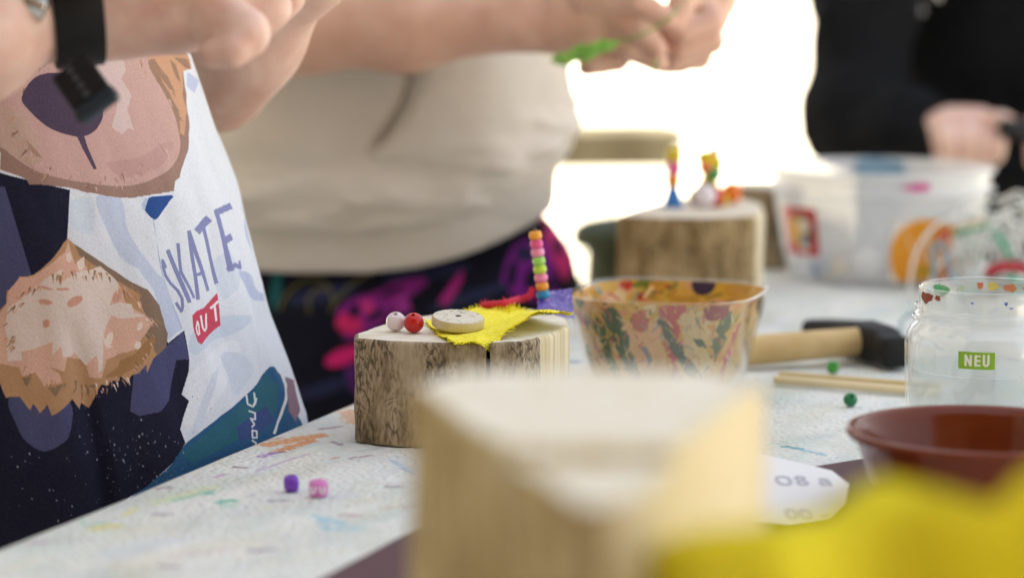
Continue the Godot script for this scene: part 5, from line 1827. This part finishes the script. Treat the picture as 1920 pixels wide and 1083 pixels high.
func build_hammer() -> void:
	var o := thing("hammer", "hammer with a black steel head and worn wooden handle", "hammer")
	var a := H(1330, 694, 0.0)
	var b := H(1648, 678, 0.0)
	var d := (b - a).normalized()
	var pts := []
	var rad := []
	for i in 25:
		var t := i / 24.0
		pts.append(a.lerp(b, t) + Vector3(0, lerpf(0.0118, 0.0165, t), 0))
		rad.append(lerpf(0.0115, 0.0102, t))
	pts.append(pts[-1] + d * 0.0016)
	rad.append(0.0084)
	pts.append(pts[-1] + d * 0.0010)
	rad.append(0.0052)
	part("handle", tube_mesh(pts, rad, 20), M.handle, o)
	# head: square at the face, drawn out to a thin peen on the far side
	var side := d.cross(Vector3.UP).normalized()
	if side.z > 0: side = -side
	var mid := a.lerp(b, 0.955) + Vector3(0, 0.0165, 0)
	var hd := Acc.new()
	var rows := []
	for q in [[-0.044, 0.0005, 0.0005, -0.002], [-0.044, 0.0098, 0.0098, -0.003], [-0.0425, 0.0112, 0.0112, -0.003], [-0.030, 0.0114, 0.0114, -0.003], [-0.024, 0.0110, 0.0125, -0.001], [-0.014, 0.0125, 0.0135, -0.001], [0.014, 0.0125, 0.0135, -0.001], [0.024, 0.0115, 0.0125, -0.002], [0.060, 0.0125, 0.0110, -0.0045], [0.094, 0.0135, 0.0085, -0.0060], [0.097, 0.0130, 0.0070, -0.0060], [0.097, 0.0004, 0.0004, -0.0060]]:
		var row := []
		for j in 24:
			var e := TAU * j / 24.0
			var k := pow(pow(absf(cos(e)), 6.0) + pow(absf(sin(e)), 6.0), -1.0 / 6.0)
			row.append(mid + side * q[0] + d * cos(e) * k * q[1] + Vector3(0, sin(e) * k * q[2] + q[3], 0))
		rows.append(row)
	sheet(hd, rows, true)
	part("head", hd.mesh(), M.steel_dark, o)

func build_sticks_and_beads() -> void:
	for q in [[1452, 716, 1765, 742, "pale round wooden stick lying in front of the hammer", "e6d6ae"], [1462, 708, 1765, 731, "tan round wooden stick behind the paler stick", "cdb684"]]:
		var a := H(q[0], q[1] + 6, 0.0)
		var b := H(q[2], q[3] + 6, 0.0)
		var up := Vector3(0, 0.0040, 0)
		solo("wooden_stick", tube_mesh([a + up, a.lerp(b, 0.004) + up, b + up], [0.0024, 0.0030, 0.0030], 14), mat(srgb(q[5]), 0.5), q[4], "stick", "wooden sticks")
	for q in [[1562, 700, 0.0047, "3f9a3a", "light green round bead beside the hammer handle"], [1595, 762, 0.0047, "1f7a4c", "dark green round bead in front of the wooden sticks"]]:
		var m := solo("round_bead", ball(q[2], 0.001), bead_mat(q[3], 0.2), q[4], "bead", "green beads on the cloth")
		place(m, H(q[0], q[1], 0.0) + Vector3(0, q[2], 0), Vector3(0.9, 0.4, 0.3))
	var pb := solo("barrel_bead", barrel_bead(0.0043, 0.0043, 0.0018), bead_mat("7a3fc0", 0.22), "opaque purple barrel bead lying on the cloth", "bead")
	place(pb, H(546, 921, 0.0) + Vector3(0, 0.0046, 0), Vector3(0.05, 0.2, 0.06))
	var lb := thing("letter_bead", "clear pink bead with white letters lying on the cloth", "bead", "", H(597, 930, 0.0) + Vector3(0, 0.0046, 0))
	var pm := mat(Color(0.92, 0.55, 0.84, 0.75), 0.12, 0.5)
	pm.transparency = BaseMaterial3D.TRANSPARENCY_ALPHA
	pm.roughness = 0.3
	part("shell", lathe_mesh(bead_profile(0.0054, 0.0018, 0.0044), 24), pm, lb)
	var wm := mat(srgb("f6eef6"), 0.4)
	for s in [-1.0, 1.0]:
		part("letter", tube_mesh(smooth_line([Vector3(s * 0.0024 - 0.0011, 0.0016, 0.0053), Vector3(s * 0.0024 - 0.0010, -0.0008, 0.0051), Vector3(s * 0.0024, -0.0017, 0.0051), Vector3(s * 0.0024 + 0.0010, -0.0008, 0.0051), Vector3(s * 0.0024 + 0.0011, 0.0016, 0.0049)], 4), 0.0006, 6), wm, lb)

func flat_sheet(pts: Array, h: float, thick: float) -> ArrayMesh:
	var acc := Acc.new()
	var flat := PackedVector2Array()
	for q in pts: flat.append(Vector2(q.x, q.z))
	var tri := Geometry2D.triangulate_polygon(flat)
	var y := TABLE_Y + h
	for s in 2:
		var st := acc.v.size()
		for q in flat:
			acc.v.append(Vector3(q.x, y + (thick if s == 0 else 0.0), q.y))
			acc.n.append(Vector3.UP if s == 0 else Vector3.DOWN)
			acc.uv.append(q)
		for i in range(0, tri.size(), 3):
			var a := flat[tri[i]]
			var up := (flat[tri[i + 1]] - a).cross(flat[tri[i + 2]] - a) > 0
			if up == (s == 0): acc.ix.append_array([st + tri[i], st + tri[i + 1], st + tri[i + 2]])
			else: acc.ix.append_array([st + tri[i], st + tri[i + 2], st + tri[i + 1]])
	var n := flat.size()
	for i in n:
		var a := flat[i]
		var b := flat[(i + 1) % n]
		acc.quad_flat(Vector3(a.x, y, a.y), Vector3(b.x, y, b.y), Vector3(b.x, y + thick, b.y), Vector3(a.x, y + thick, a.y))
	return acc.mesh()

func build_papers() -> void:
	var pts := [H(590, 1101, 0), H(775, 1003, 0), H(1120, 925, 0), H(1508, 886, 0), H(1620, 868, 0), H(1700, 905, 0), H(1760, 960, 0), H(1500, 1050, 0), H(1200, 1220, 0), H(800, 1300, 0)]
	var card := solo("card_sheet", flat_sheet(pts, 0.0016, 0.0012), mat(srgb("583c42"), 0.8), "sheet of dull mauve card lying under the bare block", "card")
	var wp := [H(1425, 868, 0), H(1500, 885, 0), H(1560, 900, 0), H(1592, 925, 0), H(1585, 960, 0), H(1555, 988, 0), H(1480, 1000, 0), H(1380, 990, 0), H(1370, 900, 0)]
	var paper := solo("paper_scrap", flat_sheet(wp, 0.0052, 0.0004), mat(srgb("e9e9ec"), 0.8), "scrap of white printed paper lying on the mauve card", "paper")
	var gm := mat(srgb("b8bac4"), 0.8)
	var f := SystemFont.new()
	f.font_names = PackedStringArray(["Droid Sans"])
	f.font_weight = 700
	for q in [["O8 a", 1452, 901, 22.0], ["00 -", 1470, 961, 20.0]]:
		var tm := TextMesh.new()
		tm.text = q[0]
		tm.font = f
		tm.font_size = int(q[3])
		tm.pixel_size = 0.0006
		tm.depth = 0.0002
		tm.horizontal_alignment = HORIZONTAL_ALIGNMENT_LEFT
		var o := MeshInstance3D.new()
		o.name = "lettering"
		o.mesh = tm
		o.material_override = gm
		paper.add_child(o, true)
		o.position = H(q[1], q[2], 0.0058) + Vector3(0, 0, 0)
		o.rotation = Vector3(-PI / 2, 0, 0)
		o.scale = Vector3(1.1, 2.6, 1)

	# heaped yellow felt close to the lens
	var ridge := [[1080, 1180], [1180, 1060], [1240, 1000], [1330, 975], [1440, 962], [1540, 945], [1600, 905], [1650, 884], [1720, 893], [1800, 913], [1865, 930], [1900, 895], [1950, 860], [2030, 850], [2130, 900]]
	var n := noise(16.0, 55, 3)
	var line := []
	for q in ridge: line.append(P(q[0], q[1] + 14, 0.662 + 0.016 * sin(q[0] * 0.012)))
	line = smooth_line(line, 6)
	var rows := []
	for p in line:
		var row := []
		for k in range(-10, 11):
			var t := k / 10.0
			var top: float = p.y - TABLE_Y - 0.0012
			var y := TABLE_Y + 0.0012 + maxf(0.0, top) * pow(1.0 - absf(t), 0.8)
			var w := n.get_noise_2d(p.x * 1.5, t * 0.05) * 0.012 * absf(t)
			row.append(Vector3(p.x + t * 0.008, y + n.get_noise_2d(p.x + 4.0, t * 0.08) * 0.006 * (1.0 - absf(t)) * absf(t) * 3.0, p.z + t * 0.05 + w))
		rows.append(row)
	var acc := Acc.new()
	sheet(acc, rows, false, [], false)
	solo("felt_sheet", acc.mesh(), M.yellow_felt, "bright yellow felt sheet heaped in front of the bare block", "felt")

func build_tub() -> void:
	var c := Vector3(0.342, TABLE_Y + 0.0006, -2.265)
	var o := thing("plastic_tub", "round white translucent plastic tub with a red badge", "tub", "", c)
	part("wall", lathe_mesh([[0.0001, 0.002], [0.078, 0.0], [0.083, 0.004], [0.090, 0.03], [0.0965, 0.068], [0.0985, 0.080], [0.1045, 0.0815], [0.1050, 0.0840], [0.1000, 0.0860], [0.1010, 0.0975], [0.1050, 0.0985], [0.1055, 0.1020], [0.1030, 0.1030], [0.0985, 0.1020], [0.0965, 0.0830], [0.0945, 0.068], [0.088, 0.03], [0.081, 0.006], [0.0001, 0.004]], 72), M.milky, o)
	var p := Print.new(192, 256, srgb("c8353f"), func(q: Vector2) -> Vector2: return q)
	p.ellipse(Vector2(110, 120), 62, 92, srgb("8a5a30"))
	p.ellipse(Vector2(80, 130), 36, 78, srgb("ecc03a"))
	p.ellipse(Vector2(128, 95), 30, 42, srgb("f0ece6"))
	p.ellipse(Vector2(124, 175), 26, 30, srgb("6f9ab8"))
	p.ellipse(Vector2(120, 215), 30, 16, srgb("efe9e2"))
	var lm := mat(Color.WHITE, 0.4)
	lm.albedo_texture = p.texture()
	part("badge", wrap_patch(0.0896, 0.0972, 0.0250, 0.0690, -1.30, -0.78), lm, o)
	var q2 := Print.new(512, 256, srgb("eee9e2"), func(q: Vector2) -> Vector2: return q)
	q2.ellipse(Vector2(128, 145), 132, 150, srgb("f0a01c"))
	q2.poly([[110, 14], [300, 30], [512, 10], [512, 60], [330, 70], [200, 60]], srgb("efa42c"))
	q2.stroke([[60, 60], [80, 120], [130, 165], [190, 180]], 12, srgb("f0c08a"))
	q2.ellipse(Vector2(215, 70), 34, 26, srgb("e8604a"))
	q2.ellipse(Vector2(300, 130), 60, 50, srgb("f6f2ec"))
	q2.poly([[230, 120], [260, 110], [290, 200], [250, 256], [210, 256], [240, 190]], srgb("e2803a"))
	q2.ellipse(Vector2(150, 215), 50, 18, srgb("b8a02a"))
	for k in 6: q2.ellipse(Vector2(300 + k * 34, 190 + 14 * (k % 2)), 12, 10, srgb(["d86a3a", "e8b04a", "9ab48a"][k % 3]))
	var om := mat(Color.WHITE, 0.35)
	om.albedo_texture = q2.texture()
	part("front_label", wrap_patch(0.0856, 0.0970, 0.0050, 0.0620, -0.04, 1.30), om, o).set_meta("label", "orange and white printed label")
	part("smudge", spot(0.1056, 0.03, 0.30, 0.0870, 0.0960), mat(srgb("c8358a"), 0.5), o)
	# what lies in the tub
	var r := RandomNumberGenerator.new()
	r.seed = 90
	var items := [["e9e6e2", 0.013, -0.02, 0.060, "white"], ["4d86c4", 0.009, -0.060, 0.048, "blue"], ["e2c65a", 0.008, -0.045, 0.056, "yellow"], ["c8766a", 0.009, -0.040, 0.030, "salmon"], ["6f7a80", 0.012, 0.02, 0.062, "grey"], ["9fc4d2", 0.010, 0.010, 0.040, "pale blue"], ["56626a", 0.013, -0.01, 0.035, "slate"], ["d4a6b8", 0.009, 0.045, 0.050, "pink"]]
	for q in items:
		var b := solo("large_bead", ball(q[1], 0.0015), bead_mat(q[0], 0.3), "%s bead lying inside the translucent tub" % q[4], "bead", "beads inside the tub")
		b.position = c + Vector3(q[2], 0.0045 + q[1], q[3])
	var sc := Acc.new()
	body_mesh(sc, [[c + Vector3(-0.045, 0.016, 0.02), c + Vector3(0.045, 0.016, 0.02), 0.011, 0.011, 0.02], [c + Vector3(-0.03, 0.016, -0.02), c + Vector3(0.04, 0.016, -0.03), 0.011, 0.011, 0.02]], 0.004, func(p_: Vector3, d: float) -> float: return d - fold_n.get_noise_3d(p_.x * 60, p_.y * 60, p_.z * 60) * 0.004, 0.012)
	solo("fabric_scraps", sc.mesh(), mat(srgb("767d84"), 0.9), "grey bundle of scraps at the bottom of the tub", "scraps")
	var strip := Acc.new()
	var rows := []
	for i in 7:
		var row := []
		for j in 9:
			var an := 2.75 + 0.5 * j / 8.0
			var rr := lerpf(0.083, 0.0935, i / 6.0)
			row.append(c + Vector3(sin(an) * rr, lerpf(0.02, 0.104, i / 6.0) - 0.006 * absf(j / 8.0 - 0.6), cos(an) * rr))
		rows.append(row)
	sheet(strip, rows)
	solo("paper_strip", strip.mesh(), mat(srgb("7f9fb4"), 0.7), "grey blue paper strip standing inside the tub against its back wall", "paper")

func build_wires() -> void:
	# tangle of craft wires and threads
	var r := RandomNumberGenerator.new()
	r.seed = 17
	solo("craft_wire", tube_mesh(smooth_line([P(1790, 440, 2.16), P(1830, 428, 2.15), P(1862, 432, 2.14), P(1888, 470, 2.13), P(1902, 520, 2.12), P(1906, 575, 2.10)], 8), 0.0026, 8), mat(srgb("35b183"), 0.4), "green plastic wire arching over the white tangle", "wire")
	solo("craft_wire", tube_mesh(smooth_line([P(1762, 572, 2.06), P(1752, 500, 2.05), P(1752, 466, 2.05), P(1764, 455, 2.05), P(1775, 475, 2.05), P(1782, 510, 2.05), P(1800, 545, 2.04), P(1812, 580, 2.05)], 8), 0.0022, 8), mat(srgb("7f97a6"), 0.4), "grey blue wire bent into a narrow loop", "wire")
	solo("craft_wire", tube_mesh(smooth_line([P(1688, 630, 1.90), P(1690, 605, 1.91), P(1704, 590, 1.92), P(1730, 588, 1.92), P(1760, 600, 1.9)], 8), 0.0016, 8), mat(srgb("8fa3a8"), 0.4), "thin grey wire curling up behind the glass jar", "wire")
	solo("craft_ribbon", tube_mesh(smooth_line([P(1850, 515, 2.12), P(1880, 500, 2.12), P(1925, 505, 2.13), P(1960, 520, 2.14)], 6), 0.0052, 8), mat(srgb("b5303c"), 0.7), "red ribbon lying in the tangle of threads", "ribbon")
	for k in 20:
		var c := P(r.randf_range(1800, 1950), r.randf_range(400, 500), r.randf_range(2.14, 2.26))
		var pts := []
		var ax := Vector3(r.randfn(), r.randfn(), r.randfn()).normalized()
		var x := ax.cross(Vector3.UP).normalized()
		var y := ax.cross(x)
		var rad := r.randf_range(0.018, 0.036)
		var a0 := r.randf() * TAU
		for i in 22:
			var t := i / 21.0
			var e := a0 + t * TAU * 1.3
			var q := c + (x * cos(e) + y * sin(e)) * rad * (0.8 + 0.4 * sin(t * 5.0 + k)) + ax * (t - 0.5) * 0.02
			q.y = maxf(q.y, TABLE_Y + 0.003)
			pts.append(q)
		var tint: String = ["e4e4e0", "d6d8d6", "eceae4", "c9d6cc"][k % 4]
		solo("craft_thread", tube_mesh(pts, r.randf_range(0.0008, 0.0014), 6), mat(srgb(tint), 0.5), "white thread loop in the tangle beside the tub", "thread", "tangled white threads")
	for q in [[[[1705, 560], [1716, 480], [1752, 425], [1810, 402], [1880, 405], [1935, 440]], "e2e4e2", "clear white wire arching high beside the tub label"], [[[1735, 585], [1748, 520], [1790, 470], [1850, 455], [1905, 470], [1940, 500]], "cfd8d8", "pale grey wire curving low across the tub label"], [[[1850, 560], [1838, 500], [1850, 440], [1890, 395], [1930, 385]], "dfe0da", "white wire rising steeply through the tangle"], [[[1800, 585], [1825, 540], [1870, 520], [1925, 530]], "3fae88", "short green wire lying low in front of the tangle"]]:
		var pts := []
		for i in q[0].size(): pts.append(P(q[0][i][0], q[0][i][1], 2.10 + 0.015 * i))
		solo("craft_wire", tube_mesh(smooth_line(pts, 8), 0.0014, 8), mat(srgb(q[1]), 0.4), q[2], "wire")
	for k in 5:
		var m := solo("dark_button", lathe_mesh([[0.0001, 0.0], [0.009, 0.0], [0.010, 0.001], [0.010, 0.0032], [0.0085, 0.004], [0.0001, 0.0034]], 24), mat(srgb(["3a3f44", "7a2f34", "4a3a30", "303840", "5a4a3c"][k]), 0.4), "%s button lying under the tangled threads" % ["charcoal", "dark red", "brown", "black blue", "tan"][k], "button", "buttons under the threads")
		place(m, Vector3(0.415 + 0.018 * k, TABLE_Y + 0.001 + 0.0045 * (k % 2), -2.12 - 0.025 * (k % 3)), Vector3(0.0, 0, 0.0))

# ----------------------------------------------------------------
func _ready() -> void:
	# camera: a long lens held low over the table, focused on the decorated block
	var cam := Camera3D.new()
	cam.name = "camera"
	add_child(cam)
	cam.position = Vector3(0, CAM_Y, 0)
	cam.rotation = Vector3(-pitch, 0, 0)
	cam.fov = rad_to_deg(2.0 * atan(541.5 / FPX))
	cam.near = 0.05
	cam.far = 1500.0
	var lens := CameraAttributesPhysical.new()
	lens.frustum_focal_length = 12.0 / (541.5 / FPX)
	lens.frustum_focus_distance = 1.475
	lens.exposure_aperture = lens.frustum_focal_length / 23.5     # an opening of 23.5 mm
	lens.frustum_near = 0.05
	lens.frustum_far = 1500.0
	cam.attributes = lens
	cam.current = true

	# sky, sun, exposure: the table stands in the shade of an added unseen building, the ground behind is in the sun
	var we := WorldEnvironment.new()
	we.name = "environment"
	var env := Environment.new()
	env.background_mode = Environment.BG_SKY
	var sky := Sky.new()
	var sm := ProceduralSkyMaterial.new()
	sm.sky_top_color = srgb("c0c8d2")
	sm.sky_horizon_color = srgb("e6e8e8")
	sm.sky_curve = 0.2
	sm.sky_energy_multiplier = 0.62
	sm.ground_energy_multiplier = 0.62
	sm.ground_bottom_color = srgb("b8b4a8")
	sm.ground_horizon_color = srgb("dcdad2")
	sky.sky_material = sm
	env.sky = sky
	env.tonemap_mode = Environment.TONE_MAPPER_LINEAR
	env.tonemap_exposure = 6.4
	env.sdfgi_enabled = true
	env.ssao_enabled = true
	env.ssil_enabled = true
	we.environment = env
	add_child(we)
	var sun := DirectionalLight3D.new()
	sun.name = "sun"
	sun.light_energy = 1.6
	sun.light_color = Color(1.0, 0.96, 0.88)
	sun.light_angular_distance = 0.5
	sun.shadow_enabled = true
	add_child(sun)
	sun.look_at_from_position(Vector3(-9.4, 11.0, -3.4), Vector3.ZERO)

	rng.seed = 1
	make_materials()
	build_setting()
	build_table()
	print("table ", Time.get_ticks_msec())
	build_apron_child()
	print("apron ", Time.get_ticks_msec())
	build_hoodie_child()
	print("hoodie ", Time.get_ticks_msec())
	build_black_person()
	print("black ", Time.get_ticks_msec())
	build_block_near()
	build_block_decorated()
	build_block_far()
	build_glass_bowl()
	build_jar()
	build_brown_bowl()
	build_hammer()
	build_papers()
	build_tub()
	build_wires()
	build_sticks_and_beads()
	print("done ", Time.get_ticks_msec())
